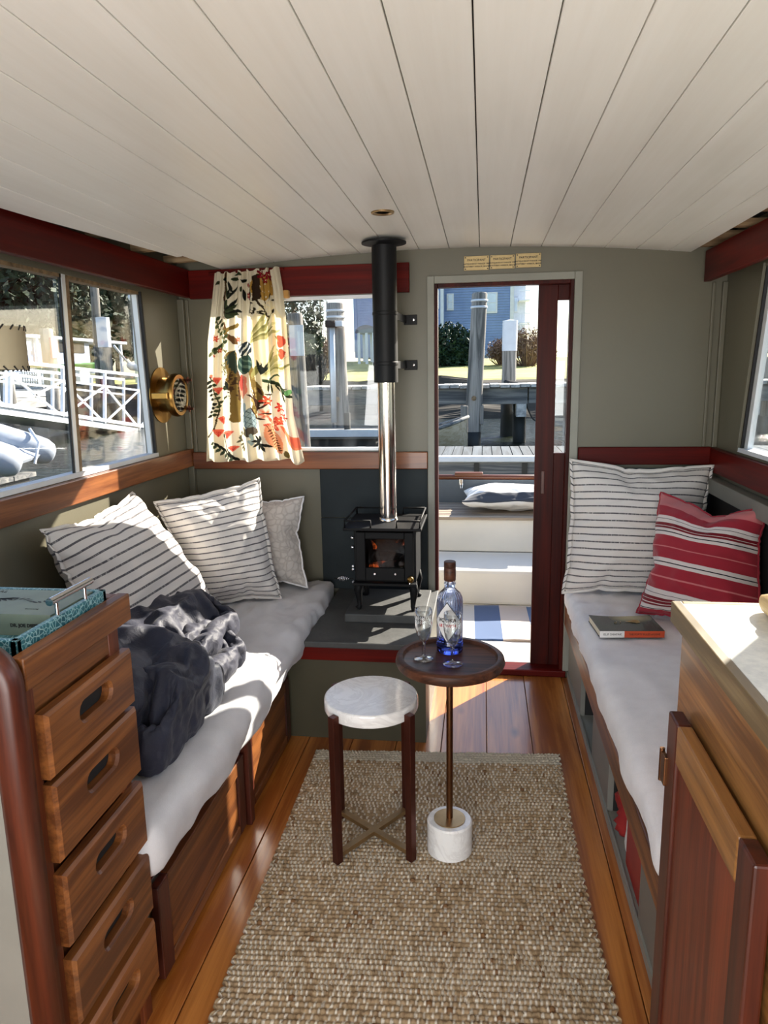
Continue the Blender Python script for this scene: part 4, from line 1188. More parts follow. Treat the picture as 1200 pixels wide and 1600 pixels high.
# ================================================================== DUVET
dv = tag(puffy('duvet', (-1.33, -.79, 1.36, 2.02, .45, .735), M['duvet'], seed=1), 'dark navy quilted duvet folded on the left mattress', 'duvet')
puffy('fold', (-1.02, -.725, 1.44, 1.92, .45, .69), M['duvet'], dv, mx=True, my=True, seed=4)
puffy('fold', (-1.16, -.765, 1.80, 2.22, .45, .62), M['duvet'], dv, swap=True, seed=5)
puffy('fold', (-1.24, -.82, 1.88, 2.34, .50, .69), M['duvet'], dv, mx=True, swap=True, seed=6)

# ================================================================== DRESSER
ds = thing('dresser', (-1.0, 1.13, 0), 'tall brown teak chest with five drawers at the left', 'dresser')
bx('carcass', M['teak_y'], XL + .002, -.732, .985, 1.266, 0, .925, ds)
bx('front_post', M['teak_z'], -.745, -.722, 1.245, 1.282, 0, .94, ds, bevel=.002)
bx('front_post', M['teak_z'], -.745, -.722, .975, 1.004, 0, .94, ds, bevel=.002)
bx('top_fascia', M['teak_y'], -.738, -.712, .975, 1.322, .912, .968, ds, bevel=.003)
bx('top_fascia', M['teak_y'], XL + .002, -.738, 1.290, 1.322, .912, .966, ds, bevel=.003)
bx('frieze', M['teak_y'], -.738, -.724, 1.004, 1.245, .868, .912, ds)
bx('top_board', M['teak_dark'], XL + .002, -.738, .975, 1.290, .925, .935, ds)
def drawer(z0, z1):
    # front with a stadium hole for the finger pull
    y0, y1 = .998, 1.290; x0, x1 = -.722, -.700
    cy, cz = (y0 + y1) / 2 + .004, (z0 + z1) / 2 + (z1 - z0) * .10; hw, hr = .036, .0185
    n = 8; hole = []
    for k in range(n + 1):
        a = -math.pi / 2 + math.pi * k / n; hole.append((cy + hw + hr * math.cos(a), cz + hr * math.sin(a)))
    for k in range(n + 1):
        a = math.pi / 2 + math.pi * k / n; hole.append((cy - hw + hr * math.cos(a), cz + hr * math.sin(a)))
    bm = bmesh.new()
    def loop(pts, x): return [bm.verts.new((x - WL[ds.name][0], p[0] - WL[ds.name][1], p[1] - WL[ds.name][2])) for p in pts]
    c = .006
    outer = [(y0, z0), (y1, z0), (y1, z1), (y0, z1)]; inner = [(y0 + c, z0 + c), (y1 - c, z0 + c), (y1 - c, z1 - c), (y0 + c, z1 - c)]
    O = loop(outer, x0); O2 = loop(outer, x1 - c); I = loop(inner, x1)
    big = [(cy + (p[0] - cy) * 1.08, cz + (p[1] - cz) * 1.2) for p in hole]
    H0 = loop(big, x1); H1 = loop(hole, x1 - .006); H2 = loop(hole, x0 + .001)
    for k in range(4):
        l = (k + 1) % 4; bm.faces.new((O[k], O[l], O2[l], O2[k])); bm.faces.new((O2[k], O2[l], I[l], I[k]))
    m = len(hole)
    for A, B in ((H0, H1), (H1, H2)):
        for k in range(m): bm.faces.new((A[k], A[(k + 1) % m], B[(k + 1) % m], B[k]))
    ee = [bm.edges.get((I[k], I[(k + 1) % 4])) for k in range(4)] + [bm.edges.get((H0[k], H0[(k + 1) % m])) for k in range(m)]
    bmesh.ops.triangle_fill(bm, use_beauty=True, edges=ee)
    bmesh.ops.recalc_face_normals(bm, faces=bm.faces)
    me = bpy.data.meshes.new('drawer'); bm.to_mesh(me); bm.free(); me.materials.append(M['teak_y'])
    o = bpy.data.objects.new('drawer', me); COL.objects.link(o); o.parent = ds; WL[o.name] = WL[ds.name]
    bx('finger_recess', M['dark_interior'], -.7305, -.7215, cy - .06, cy + .06, cz - .022, cz + .022, o)  # black plate paints the shade inside the finger hole
for a, b in ((.745, .862), (.590, .735), (.425, .566), (.262, .398), (.09, .235)): drawer(a, b)
# end panel with rounded hardwood edge
ep = thing('end_panel', (-1.04, .95, 0), 'grey painted partition with rounded mahogany edge before the dresser', 'partition')
bx('panel_board', M['grey_paint'], XL + .002, -.742, .935, .962, 0, .985, ep)
pts = [(-.715, .950, 0.0), (-.715, .950, .90)]
for k in range(7):
    a = k / 6 * math.pi / 2; pts.append((-.765 + .05 * math.cos(a), .950, .93 + .06 * math.sin(a)))
pts += [(-1.0, .950, .995), (XL + .002, .950, 1.0)]
mb = MB()
V = []
for i, p in enumerate(pts):
    if i == 0: d = Vector(pts[1]) - Vector(p)
    elif i == len(pts) - 1: d = Vector(p) - Vector(pts[i - 1])
    else: d = Vector(pts[i + 1]) - Vector(pts[i - 1])
    d.normalize(); o_ = Vector((d.z, 0, -d.x))
    for k in range(10):
        a = k / 10 * 2 * math.pi; V.append(Vector(p) + o_ * (.024 * math.copysign(abs(math.cos(a)) ** .6, math.cos(a)) - .014) + Vector((0, .021 * math.copysign(abs(math.sin(a)) ** .6, math.sin(a)), 0)))
n = len(pts); Fs = [(i * 10 + k, i * 10 + (k + 1) % 10, (i + 1) * 10 + (k + 1) % 10, (i + 1) * 10 + k) for i in range(n - 1) for k in range(10)]
Fs += [tuple(range(10))[::-1], tuple((n - 1) * 10 + k for k in range(10))]
mb.add(V, Fs).build('edge_trim', M['teak_dark'], ep, smooth=True)

# tray
ty = thing('tray', (-.93, 1.16, .936), 'teal crocodile-textured tray on top of the dresser', 'tray')
TX0, TX1, TY0, TY1, TZ = -1.20, -.742, 1.004, 1.286, .936
bx('tray_base', M['croc'], TX0, TX1, TY0, TY1, TZ, TZ + .010, ty)
for (a, b, c, d) in ((TX1 - .013, TX1, TY0, TY1), (TX0, TX0 + .013, TY0, TY1), (TX0, TX1, TY0, TY0 + .013), (TX0, TX1, TY1 - .013, TY1)):
    bx('tray_side', M['croc'], a, b, c, d, TZ + .008, TZ + .050, ty, bevel=.002)
hx = TX1 - .0065; zt_ = TZ + .050
hd = MB().tube([(hx, 1.110, zt_ + .030), (hx, 1.245, zt_ + .030)], .0072, 14).build('handle', M['chrome'], ty, smooth=True, auto=40)
for y in (1.130, 1.222): MB().tube([(hx, y, zt_ - .004), (hx, y, zt_ + .028)], .0042, 10).build('handle_post', M['chrome'], hd, smooth=True, auto=40)

def book(name, o, xd, yd, w, l, th, cover, pages, label, spine='x', group=None):
    """o corner, xd along spine direction (length l), yd across (width w)"""
    xd = Vector(xd).normalized(); yd = Vector(yd).normalized(); zd = Vector((0, 0, 1)); o = Vector(o)
    t = thing(name, tuple(o + xd * l / 2 + yd * w / 2), label, 'book', group)
    def slab(nm, a0, a1, b0, b1, c0, c1, m, par, bevel=0):
        V = [o + xd * a + yd * b + zd * c for c in (c0, c1) for b in (b0, b1) for a in (a0, a1)]
        return MB().add(V, [(0, 2, 3, 1), (4, 5, 7, 6), (0, 1, 5, 4), (2, 6, 7, 3), (0, 4, 6, 2), (1, 3, 7, 5)]).build(nm, m, par, bevel=bevel)
    slab('back_cover', 0, l, 0, w, 0, .003, cover, t)
    slab('pages', .003, l - .003, .003, w - .004, .003, th - .003, pages, t)
    fc = slab('front_cover', 0, l, 0, w, th - .003, th, cover, t)
    sp_ = slab('spine', 0, l, 0, .003, .003, th - .003, cover, t)
    return t, fc, sp_
# book on tray: spine toward the camera
cv = plain('sage_cover', S(118, 128, 112), .45, var=.14, scale=14)
ob = Vector((-1.06, 1.126, TZ + .0105))
bk, fc, spn = book('hardcover_book', ob, (1, .0, 0), (0, 1, 0), .143, .300, .040, cv, M['paper'], 'sage green hardcover book lying on the teal tray')
xd = Vector((1, 0, 0)); yd = Vector((0, 1, 0))
text('spine_lettering', 'DR. JOE DISPENZA', .0088, M['ink'], frame(ob + xd * .2565 - yd * .0005 + Vector((0, 0, .019)), xd, (0, 0, 1)), bk, .0003, bold=.0003)
text('cover_lettering', 'SUPERNATURAL', .0165, M['ink'], frame(ob + xd * .070 + yd * .126 + Vector((0, 0, .0402)), xd, yd), bk, .0002)
text('cover_lettering', 'becoming', .007, M['ink'], frame(ob + xd * .245 + yd * .03 + Vector((0, 0, .0402)), xd, yd), bk, .0002)
# printed plant motif on the cover
mb = MB()
def motif(p, a, l, w):
    c, s = math.cos(a), math.sin(a); V = []
    for t, k in ((0, 0), (.3, 1), (.7, .8), (1, 0), (.7, -.8), (.3, -1)):
        q = (p[0] + l * t * c - w * k * s, p[1] + l * t * s + w * k * c)
        V.append(ob + xd * q[0] + yd * q[1] + Vector((0, 0, .0404)))
    mb.add(V, [tuple(range(6))])
for k in range(9): motif((.085 + k * .009, .055 + k * .004), .9 - k * .1, .026, .004); motif((.085 + k * .009, .055 + k * .004), -.6, .022, .0035)
for k in range(10): motif((.175 + k * .009, .075 + .006 * math.sin(k)), 1.2 - k * .3, .014, .0025)
mb.build('cover_print', M['ink'], bk)
ob2 = Vector((-1.02, 1.262, TZ + .0105))
# notebook standing behind, pages fanning
nb = thing('notebook', (-.87, 1.235, TZ + .01), 'thin cream paged notebook tucked behind the sage book on the tray', 'notebook')
for i, (dz, m) in enumerate(((0, cv), (.006, M['paper']), (.012, cv))):
    P = np.array([[(-.786 - .012 * (1 - s) + .001 * i, 1.09 + .165 * s, TZ + .013 + dz + .022 * s * s) for s in np.linspace(0, 1, 14)], [(-.760, 1.09 + .165 * s, TZ + .013 + dz + .024 * s * s) for s in np.linspace(0, 1, 14)]])
    o_ = MB().grid(P).build('leaf', m, nb); sm = o_.modifiers.new('solid', 'SOLIDIFY'); sm.thickness = .004

# lamp shade
lp = PY(34, 540, 1.62)
lc = (float(lp[0]) - .125, 1.66, 0)
lm = thing('pendant_lamp', (lc[0], lc[1], 1.42), 'tan drum lampshade with black whipstitched edges by the left window', 'lamp')
zA, zB = float(PY(20, 577, 1.6)[2]), float(PY(20, 507, 1.6)[2])
MB().lathe([(.091, zA), (.093, zA), (.093, zB), (.091, zB), (.091, zA)], lc, 40).build('lamp_shade', M['shade'], lm, smooth=True, auto=40)
sh = lm.children[0]
for (z, rr) in ((zA, .0925), (zB, .0925)):
    for k in range(22):
        a = k / 22 * 2 * math.pi; dz = .008 if z == zB else -.008
        MB().tube([(lc[0] + (rr + .001) * math.cos(a), lc[1] + (rr + .001) * math.sin(a), z - dz), (lc[0] + rr * math.cos(a + .12), lc[1] + rr * math.sin(a + .12), z + (.003 if dz > 0 else -.003))], .0022, 5).build('stitch', M['ink'], sh)
MB().tube([(lc[0], lc[1], zB - .02), (lc[0], lc[1], zc(lc[0]) + .02 if lc[0] > xe(1.66) else 1.9)], .003, 6).build('cord', M['ink'], lm)
MB().beam((lc[0] - .091, lc[1], zB - .004), (lc[0] + .091, lc[1], zB - .004), .004, .004).build('shade_spider', M['ink'], lm)

# ================================================================== RIGHT COUNTER
cc = thing('counter_cabinet', (.68, .7, 0), 'light brown wooden counter cabinet with laminate top at the right', 'cabinet')
bx('cabinet_body', M['cabinet_wood'], .378, XR - .03, -.6, 1.352, 0, .928, cc)
bx('counter_edge', wood('worn_edge_wood', S(112, 92, 62), S(166, 144, 104), 1, 1.2, .5), .358, .376, -.6, 1.366, .926, .966, cc, bevel=.002)
bx('counter_edge', wood('worn_edge_wood_x', S(112, 92, 62), S(166, 144, 104), 0, 1.2, .5), .376, XR - .03, 1.350, 1.366, .926, .966, cc, bevel=.002)
bx('worktop', M['laminate'], .376, XR - .03, -.6, 1.350, .928, .9655, cc)
dg_ = bx('cabinet_door', M['door_panel_wood'], .352, .366, .885, 1.255, .05, .735, cc)
bx('door_stile', M['teak_dark'], .346, .372, 1.232, 1.292, .02, .778, dg_, bevel=.004)
bx('door_stile', M['teak_dark'], .346, .372, .862, .92, .02, .778, dg_, bevel=.004)
bx('door_rail', M['cabinet_wood'], .346, .372, .92, 1.232, .705, .778, dg_, bevel=.004)  # top rail takes the lighter, lit teak colour
bx('door_rail', M['teak_y'], .346, .372, .92, 1.232, .02, .09, dg_, bevel=.004)
hg = bx('hinge', M['bronze'], .340, .348, 1.276, 1.306, .632, .690, cc, bevel=.002)
MB().tube([(.343, 1.306, .628), (.343, 1.306, .694)], .005, 8).build('hinge_pin', M['bronze'], hg)
# pale rounded board with white cloth
rl = thing('bread_board', (.60, 1.22, .966), 'pale wooden board with rounded end at the far end of the counter', 'board')
P, N, Fs = soft_box_pts(.492, .80, 1.02, 1.325, .966, 1.004, .018, (12, 12, 6))
MB().add(P, Fs).build('board', wood('pale_beech', S(170, 140, 96), S(212, 186, 140), 1, 1.5, .5), rl, smooth=True)
P, N, Fs = soft_box_pts(.515, .79, 1.03, 1.300, 1.005, 1.030, .012, (14, 14, 3))
P += N * (pnoise(P, 12, 3) * .006)[:, None]
tag(MB().add(P, Fs).build('folded_cloth', M['linen_white'], smooth=True), 'folded white cloth lying on the pale board', 'cloth')

# paperback on right bench
pb = thing('paperback', (.55, 2.66, .458), 'dark paperback book with white and orange spine on the right mattress', 'book')
A = np.array(PZ(937, 997, .462)); B = np.array(PZ(1038, 997, .462))
bxd = Vector(B - A); bxd.z = 0; bl = bxd.length; bxd.normalize(); byd = Vector((-bxd.y, bxd.x, 0)); bo = Vector(A); bo.z = .463
bw, bt = .17, .026
def bslab(nm, a0, a1, b0, b1, c0, c1, m, par, curve=0.0, bevel=0.0, shear=.0):
    n = 10; V = []
    for c in (c0, c1):
        for b in (b0, b1):
            for k in range(n + 1):
                a = a0 + (a1 - a0) * k / n; V.append(bo + bxd * (a - shear * b) + byd * b + Vector((0, 0, c - curve * math.sin(math.pi * k / n) * (b / bw if bw else 0))))
    m_ = n + 1; Fs = []
    for k in range(n):
        Fs += [(k, k + 1, m_ + k + 1, m_ + k), (2 * m_ + k, 3 * m_ + k, 3 * m_ + k + 1, 2 * m_ + k + 1), (k, 2 * m_ + k, 2 * m_ + k + 1, k + 1), (m_ + k, m_ + k + 1, 3 * m_ + k + 1, 3 * m_ + k)]
    Fs += [(0, m_, 3 * m_, 2 * m_), (n, 2 * m_ + n, 3 * m_ + n, m_ + n)]
    return MB().add(V, Fs).build(nm, m, par, bevel=bevel)
def cover_mat():
    t = NT('dark_illustrated_cover'); tc = t.n('ShaderNodeTexCoord'); 
    g = t.n('ShaderNodeTexGradient', gradient_type='SPHERICAL'); mp = t.n('ShaderNodeMapping')
    mp.inputs['Scale'].default_value = (11, 14, 11)
    t.l(tc.outputs['Object'], mp.inputs[0]); t.l(mp.outputs[0], g.inputs[0])
    n = t.noise(t.coord(), 14, 3)
    t.set(Base_Color=t.mix(t.math('ADD', g.outputs[1], t.math('MULTIPLY', n, .08)), t.ramp(n, [(.35, S(14, 30, 38)), (.65, S(36, 60, 56))]), S(206, 192, 140)), Roughness=.22)
    return t.m
bslab('back_cover', 0, bl, 0, bw, 0, .002, M['ink'], pb)
bslab('pages', .002, bl - .002, .003, bw - .002, .002, bt - .002, M['paper'], pb, .004)
bslab('front_cover', 0, bl, 0, bw, bt - .002, bt, cover_mat(), pb, .006)
sw_ = bl * .38
bslab('spine', 0, sw_, -.001, .003, .001, bt - .001, M['white_card'], pb)
bslab('spine_title_band', sw_, bl, -.001, .003, .001, bt - .001, plain('orange_band', S(196, 76, 40), .4), pb)
text('spine_lettering', 'ELIF SHAFAK', .0115, M['ink'], frame(bo + bxd * sw_ * .52 - byd * .0016 + Vector((0, 0, bt / 2)), bxd, (0, 0, 1)), pb, .0003)
text('spine_lettering', 'THE FORTY RULES of LOVE', .0105, M['ink'], frame(bo + bxd * (sw_ + (bl - sw_) * .5) - byd * .0016 + Vector((0, 0, bt / 2)), bxd, (0, 0, 1)), pb, .0003, sx=.86)
mb = MB()
def cov(p): return bo + bxd * p[0] + byd * p[1] + Vector((0, 0, bt - .004))
V = [cov((bl * .52 + .05 * t, .10 + k * w)) for t, w, k in ((0, .003, 1), (.3, .006, 1), (.7, .02, 1), (1, .012, 1), (1, .012, -1), (.7, .02, -1), (.3, .006, -1), (0, .003, -1))]
mb.prism
o_ = MB().add(V, [tuple(range(8))]).build('cover_emblem', plain('ochre_print', S(150, 116, 50), .4), pb)
for p in o_.data.vertices: p.co.z += .0035
for k in range(4):
    text('cover_lettering', 'Elif'[k], .02, plain('gold_print', S(120, 96, 40), .4), frame(cov((bl * (.34 + .03 * k), .085 + .008 * (k % 2))) + Vector((0, 0, .0035)), bxd, byd), pb, .0003)

# ================================================================== STOOL
sl = thing('stool', (-.317, 1.925, .012), 'round white marble topped stool with four bronze legs', 'stool')
scx, scy = -.316, 1.928
MB().lathe([(0, .440), (.128, .440), (.135, .442), (.137, .446), (.137, .472), (.1355, .4765), (.132, .479), (0, .479)], (scx, scy, 0), 64).build('marble_top', M['marble'], sl, smooth=True, auto=30)
legs = [(-.421, 1.792), (-.190, 1.828), (-.222, 2.060), (-.448, 2.030)]
ang = .16
lp_ = []
for (lx, ly) in ((-.106, -.106), (.106, -.106), (.106, .106), (-.106, .106)):
    x = scx + lx * math.cos(ang) - ly * math.sin(ang); y = scy + lx * math.sin(ang) + ly * math.cos(ang); lp_.append((x, y))
    dx, dy = x - scx, y - scy
    MB().beam((x, y, .012), (x, y, .466), .022, .022, (dx, dy, 0)).build('leg', M['bronze_leg'], sl, bevel=.0015)
mb = MB()
MB().beam((*lp_[0], .036), (*lp_[2], .036), .02, .014).build('cross_brace', M['brass_flat'], sl, bevel=.001)
MB().beam((*lp_[1], .036), (*lp_[3], .036), .02, .0135).build('cross_brace', M['brass_flat'], sl, bevel=.001)

# ================================================================== SIDE TABLE
tb = thing('side_table', (-.085, 1.9, .012), 'small round walnut drink table on a marble drum base', 'table')
tc_ = (-.085, 1.9, 0)
MB().lathe([(0, .0122), (.062, .0122), (.066, .016), (.066, .108), (.062, .113), (0, .113)], (-.086, 1.9, 0), 48).build('marble_base', M['marble'], tb, smooth=True, auto=30)
MB().lathe([(0, .1125), (.046, .1125), (.046, .116), (.012, .118), (0, .118)], (-.086, 1.9, 0), 36).build('base_disc', M['brass_flat'], tb, smooth=True, auto=30)
MB().lathe([(.0095, .115), (.0095, .588)], (-.086, 1.9, 0), 20).build('pole', M['bronze'], tb, smooth=True, auto=40)
MB().lathe([(0, .584), (.128, .584), (.148, .594), (.153, .606), (.150, .618), (.144, .622), (.133, .621), (.129, .613), (.126, .611), (0, .611)], tc_, 72).build('table_top', M['walnut'], tb, smooth=True, auto=40)

# bottle
bt_ = thing('bottle', (-.088, 1.955, .6115), 'ribbed blue glass vodka bottle with dark cap on the walnut table', 'bottle')
bc = (-.088, 1.955, .6115)
prof = [(0, .001), (.034, .001), (.0375, .004), (.038, .012), (.037, .036), (.0355, .040), (.0365, .044), (.0372, .06), (.0372, .150), (.036, .162), (.030, .174), (.020, .184), (.0155, .190), (.0150, .198), (.0165, .200), (.0165, .204), (.0150, .206), (.0145, .222), (.010, .222), (.0105, .20), (.013, .19), (.026, .172), (.031, .160), (.0325, .15), (.0325, .045), (.031, .030), (.0, .028)]
MB().lathe(prof, bc, 96, flute=24, famp=.05, frange=(.045, .176)).build('bottle_body', M['bottle_glass'], bt_, smooth=True)
MB().lathe([(.0, .2665), (.0155, .2665), (.0168, .265), (.0168, .250), (.0162, .249), (.0168, .248), (.0168, .213), (.0155, .211)], bc, 32).build('cap', M['walnut'], bt_, smooth=True, auto=40)
# diamond label wraps the front
def lab_pt(s, t, r=.0382):      # s along arc (m), t height
    a = -math.pi / 2 - .16 + s / r
    return (bc[0] + r * math.cos(a), bc[1] + r * math.sin(a), bc[2] + t)
def diamond(hw, hh, cz, r, nm, m):
    mb = MB(); n = 14
    rows = np.linspace(-1, 1, 2 * n + 1); V = []; Fs = []
    for q in rows:
        w = hw * (1 - abs(q)) + .0002
        for k in range(9): V.append(lab_pt(w * (k / 4 - 1), cz + hh * q, r))
    for i in range(2 * n):
        for k in range(8): Fs.append((i * 9 + k, i * 9 + k + 1, (i + 1) * 9 + k + 1, (i + 1) * 9 + k))
    return mb.add(V, Fs).build(nm, m, bt_, smooth=True)
diamond(.043, .060, .098, .0380, 'label_border', M['ink'])
diamond(.0408, .0565, .098, .0383, 'label', M['white_card'])
def curved_text(s, size, t, m, bold=0.0, sx=1.0):
    o = text('label_lettering', s, size, m, Matrix.Diagonal((sx, 1, 1, 1)), None, .0001, bold=bold)
    for v in o.data.vertices:
        p = lab_pt(v.co.x, t + v.co.y, .0388 + v.co.z); v.co = (p[0] - WL[bt_.name][0], p[1] - WL[bt_.name][1], p[2] - WL[bt_.name][2])
    o.parent = bt_
curved_text('S', .016, .128, M['slate'])
curved_text('VODKA', .0155, .104, M['ink'], .0006)
curved_text('LE ZENITH', .0105, .088, M['ink_red'], .0005)
curved_text('1L', .0095, .074, M['ink'])

def wine(x, y, lab):
    g = thing('wine_glass', (x, y, .6115), lab, 'glass', 'small etched wine glasses')
    c = (x, y, .6115); k = 1.0
    pr = [(0, .0005), (.026, .0005), (.0275, .002), (.026, .004), (.012, .006), (.0055, .010), (.0045, .018), (.0045, .040), (.006, .052), (.012, .060), (.020, .078), (.0245, .100), (.0248, .120), (.0235, .148), (.0225, .148), (.0236, .120), (.0232, .100), (.0188, .080), (.011, .064), (.004, .056), (0, .055)]
    MB().lathe(pr, c, 40).build('glass_bowl', M['clear_glass'], g, smooth=True)
    et = plain('etched_frost', S(235, 235, 235), .8) if 'etch' not in M else M['etch']
    M['etch'] = et
    mb = MB()
    for row, z in enumerate((.128, .116)):
        for j in range(9):
            a0 = -2.6 + j * .24; r = .0252
            for sgn in (1, -1):
                pts = [(x + r * math.cos(a0 + .09 * s * 1.0), y + r * math.sin(a0 + .09 * s), .6115 + z + sgn * .005 * s) for s in (0, .5, 1)]
                mb.tube(pts, .0005, 4)
    mb.build('etched_band', et, g)
wine(-.158, 1.888, 'small clear wine glass left of the blue bottle')
wine(-.076, 1.858, 'small clear wine glass in front of the blue bottle')

# ================================================================== RUG
def make_rug():
    cxs, cys = .0195, .0158
    Wd, Ld = .905, 1.95
    sx, sy = 8, 6
    nu = int(round(Wd / cxs)) * sx; nv = int(round(Ld / cys)) * sy
    u = (np.arange(nu + 1)) / sx; v = (np.arange(nv + 1)) / sy
    U, V = np.meshgrid(u, v)
    row = np.floor(V + .5).astype(int); rr = np.random.default_rng(5)
    nrow = row.max() + 2
    off = (np.arange(nrow) % 2) * .5 + rr.uniform(-.12, .12, nrow); kind = np.repeat(rr.uniform(0, 1, nrow // 5 + 2), 5)[:nrow]
    Vw = V + .10 * pnoise(np.stack([U / 6, V / 6, 0 * U], -1), 1.0, 3)
    row = np.clip(np.floor(Vw + .5).astype(int), 0, nrow - 1)
    fy = Vw + .5 - row; fy = np.clip(fy, 0, 1)
    per = np.where(kind[row] > .6, .62, 1.0)
    q = U / per + off[row] + .12 * pnoise(np.stack([U / 2, V, 0 * U], -1), 1.0, 8)
    ci = np.floor(q).astype(int); fx = q - ci
    hy = np.sin(math.pi * fy) ** .55
    tie = (fx < np.where(kind[row] > .6, .42, .30))
    hx = np.where(tie, .72 * np.sin(math.pi * np.clip(fx / .34, 0, 1)) ** .5, np.sin(math.pi * np.clip((fx - .3) / .7, 0, 1)) ** .5)
    rnd = np.sin(ci * 12.9898 + row * 78.233) * 43758.5453; rnd = rnd - np.floor(rnd)
    hgt = .0035 + .0085 * hy * (.25 + .75 * hx) * (.7 + .5 * rnd) + .0012 * pnoise(np.stack([U * 3, V * 3, 0 * U], -1), 1.0, 2)
    X = U * cxs - Wd / 2; Y = V * cys
    # edge scallops and big undulation
    edge = np.minimum(X + Wd / 2, Wd / 2 - X)
    X = X + np.sign(X) * np.exp(-edge / .02) * .006 * np.sin(V * math.pi * 2 * .5)
    X = X * (1 + .0) + .010 * np.sin(Y * 3.1 + .6) * np.clip(X / .45, 0, 1)
    Z = hgt + .002 * pnoise(np.stack([X * 4, Y * 4, 0 * U], -1), 1.0, 6) + .002
    border = (edge < .001) | (V <= 0) | (V >= v.max() - 1e-6)
    Z = np.where(border, 0.0005, Z)
    jute = np.array(S(178, 153, 120)); dark = np.array(S(134, 112, 86)); cream = np.array(S(236, 226, 208)); brown = np.array(S(126, 94, 64))
    col = jute + (dark - jute) * (rnd[..., None] ** 1.5) * .8
    col = np.where((rnd > .97)[..., None], brown, col)
    rnd2 = (rnd * 7.77) % 1
    col = np.where((tie & (rnd2 > .12))[..., None], cream * (.75 + .3 * rnd2[..., None]), col)
    col = np.where((V > v.max() - 5)[..., None] , np.array(S(196, 186, 166)), col)
    # place: far edge centre, small yaw
    ang = math.atan2(.06, .90)
    yl = Ld - Y
    far = np.array([-.158, 2.462]); ax = np.array([math.cos(ang), math.sin(ang)]); ay = np.array([-.020, -1.0]); 
    PX_ = far[0] + X * ax[0] + yl * (-ay[0]) * 1.0 + .0; PY_ = far[1] + X * ax[1] + yl * ay[1]
    P = np.stack([PX_, PY_, Z], -1)
    mb = MB(); h_, w_ = P.shape[:2]
    me = bpy.data.meshes.new('rug')
    idx = np.arange(h_ * w_).reshape(h_, w_)
    q4 = np.stack([idx[:-1, :-1], idx[:-1, 1:], idx[1:, 1:], idx[1:, :-1]], -1).reshape(-1, 4)
    org = np.array([-.158, 1.5, 0.0])
    me.vertices.add(h_ * w_); me.vertices.foreach_set('co', (P.reshape(-1, 3) - org).astype(np.float32).ravel())
    me.loops.add(q4.size); me.loops.foreach_set('vertex_index', q4.astype(np.int32).ravel())
    me.polygons.add(len(q4)); me.polygons.foreach_set('loop_start', (np.arange(len(q4)) * 4).astype(np.int32))
    me.update(calc_edges=True); me.validate()
    me.polygons.foreach_set('use_smooth', [True] * len(q4))
    ca = me.color_attributes.new('fibre', 'FLOAT_COLOR', 'POINT')
    ca.data.foreach_set('color', np.concatenate([col.reshape(-1, 3), np.ones((h_ * w_, 1))], 1).astype(np.float32).ravel())
    t = NT('braided_jute'); a = t.n('ShaderNodeAttribute', attribute_name='fibre')
    n = t.noise(t.coord((500, 160, 300)), 1.0, 3)
    t.set(Base_Color=t.mix(.35, a.outputs['Color'], t.ramp(n, [(.3, (.35, .35, .35)), (.7, (1, 1, 1))]), 'MULTIPLY'), Roughness=.95, Specular_IOR_Level=.1)
    t.bump(n, .4, .002)
    me.materials.append(t.m)
    o = bpy.data.objects.new('rug', me); COL.objects.link(o); o.location = org; WL['rug'] = org
    return tag(o, 'braided tan jute rug with cream flecks on the pine floor', 'rug')
make_rug()

# ================================================================== COCKPIT OUTSIDE THE DOOR
ck_ = empty_struct('cockpit_floor', (0, 4.2, 0), 'white moulded cockpit sole and sides outside the door')
bx('sole', M['white_gel'], -1.45, 1.1, D + .08, 5.25, -.05, .012, ck_)
bx('cockpit_side', M['white_gel'], -1.45, -1.40, D + .05, 5.3, -.05, .64, ck_)
bx('cockpit_side', M['white_gel'], 1.05, 1.10, D + .05, 5.3, -.05, .64, ck_)
bx('step', M['white_gel'], -1.40, 1.05, 4.19, 4.66, .012, .228, ck_, bevel=.02)
cs = thing('cockpit_bench', (0, 4.95, .228), 'white outdoor bench with weathered slatted wood seat', 'bench')
bx('seat_front', M['white_gel'], -1.40, 1.05, 4.66, 5.2, .228, .442, cs)
for k in range(9):
    y = 4.640 + k * .062; bx('slat', M['oak_top'], -1.40, 1.05, y, y + .058, .442, .462, cs, bevel=.003, bseg=1)
tr = thing('transom', (0, 5.24, .44), 'grey bow coaming with varnished wooden rail and latch', 'railing')
bx('coaming', plain('blue_grey_paint', S(92, 100, 106), .5), -1.40, 1.05, 5.21, 5.25, .40, .625, tr)
MB().tube([(-1.42, 5.23, .640), (1.07, 5.23, .640)], .020, 12).build('rail', M['rail_x'], tr, smooth=True)
bx('rail_block', M['rail_x'], -.20, .005, 5.205, 5.255, .648, .678, tr, bevel=.006)
la = bx('latch', M['chrome'], -.165, -.14, 5.195, 5.205, .588, .632, tr, bevel=.003)
MB().tube([(-.16, 5.196, .60), (-.155, 5.19, .565), (-.145, 5.19, .565), (-.14, 5.196, .60)], .004, 6).build('latch_ring', M['chrome'], la)
o_ = pillow('cushion', (-.14, 5.19, .535), (.52, 5.19, .535), (.52, 4.70, .535), (-.14, 4.70, .535), .13, M['cockpit_cushion'], 'white cushion with grey band on the outdoor bench', None, seed=6, back_v=.9, front=(0, 0, 1), square=.5)
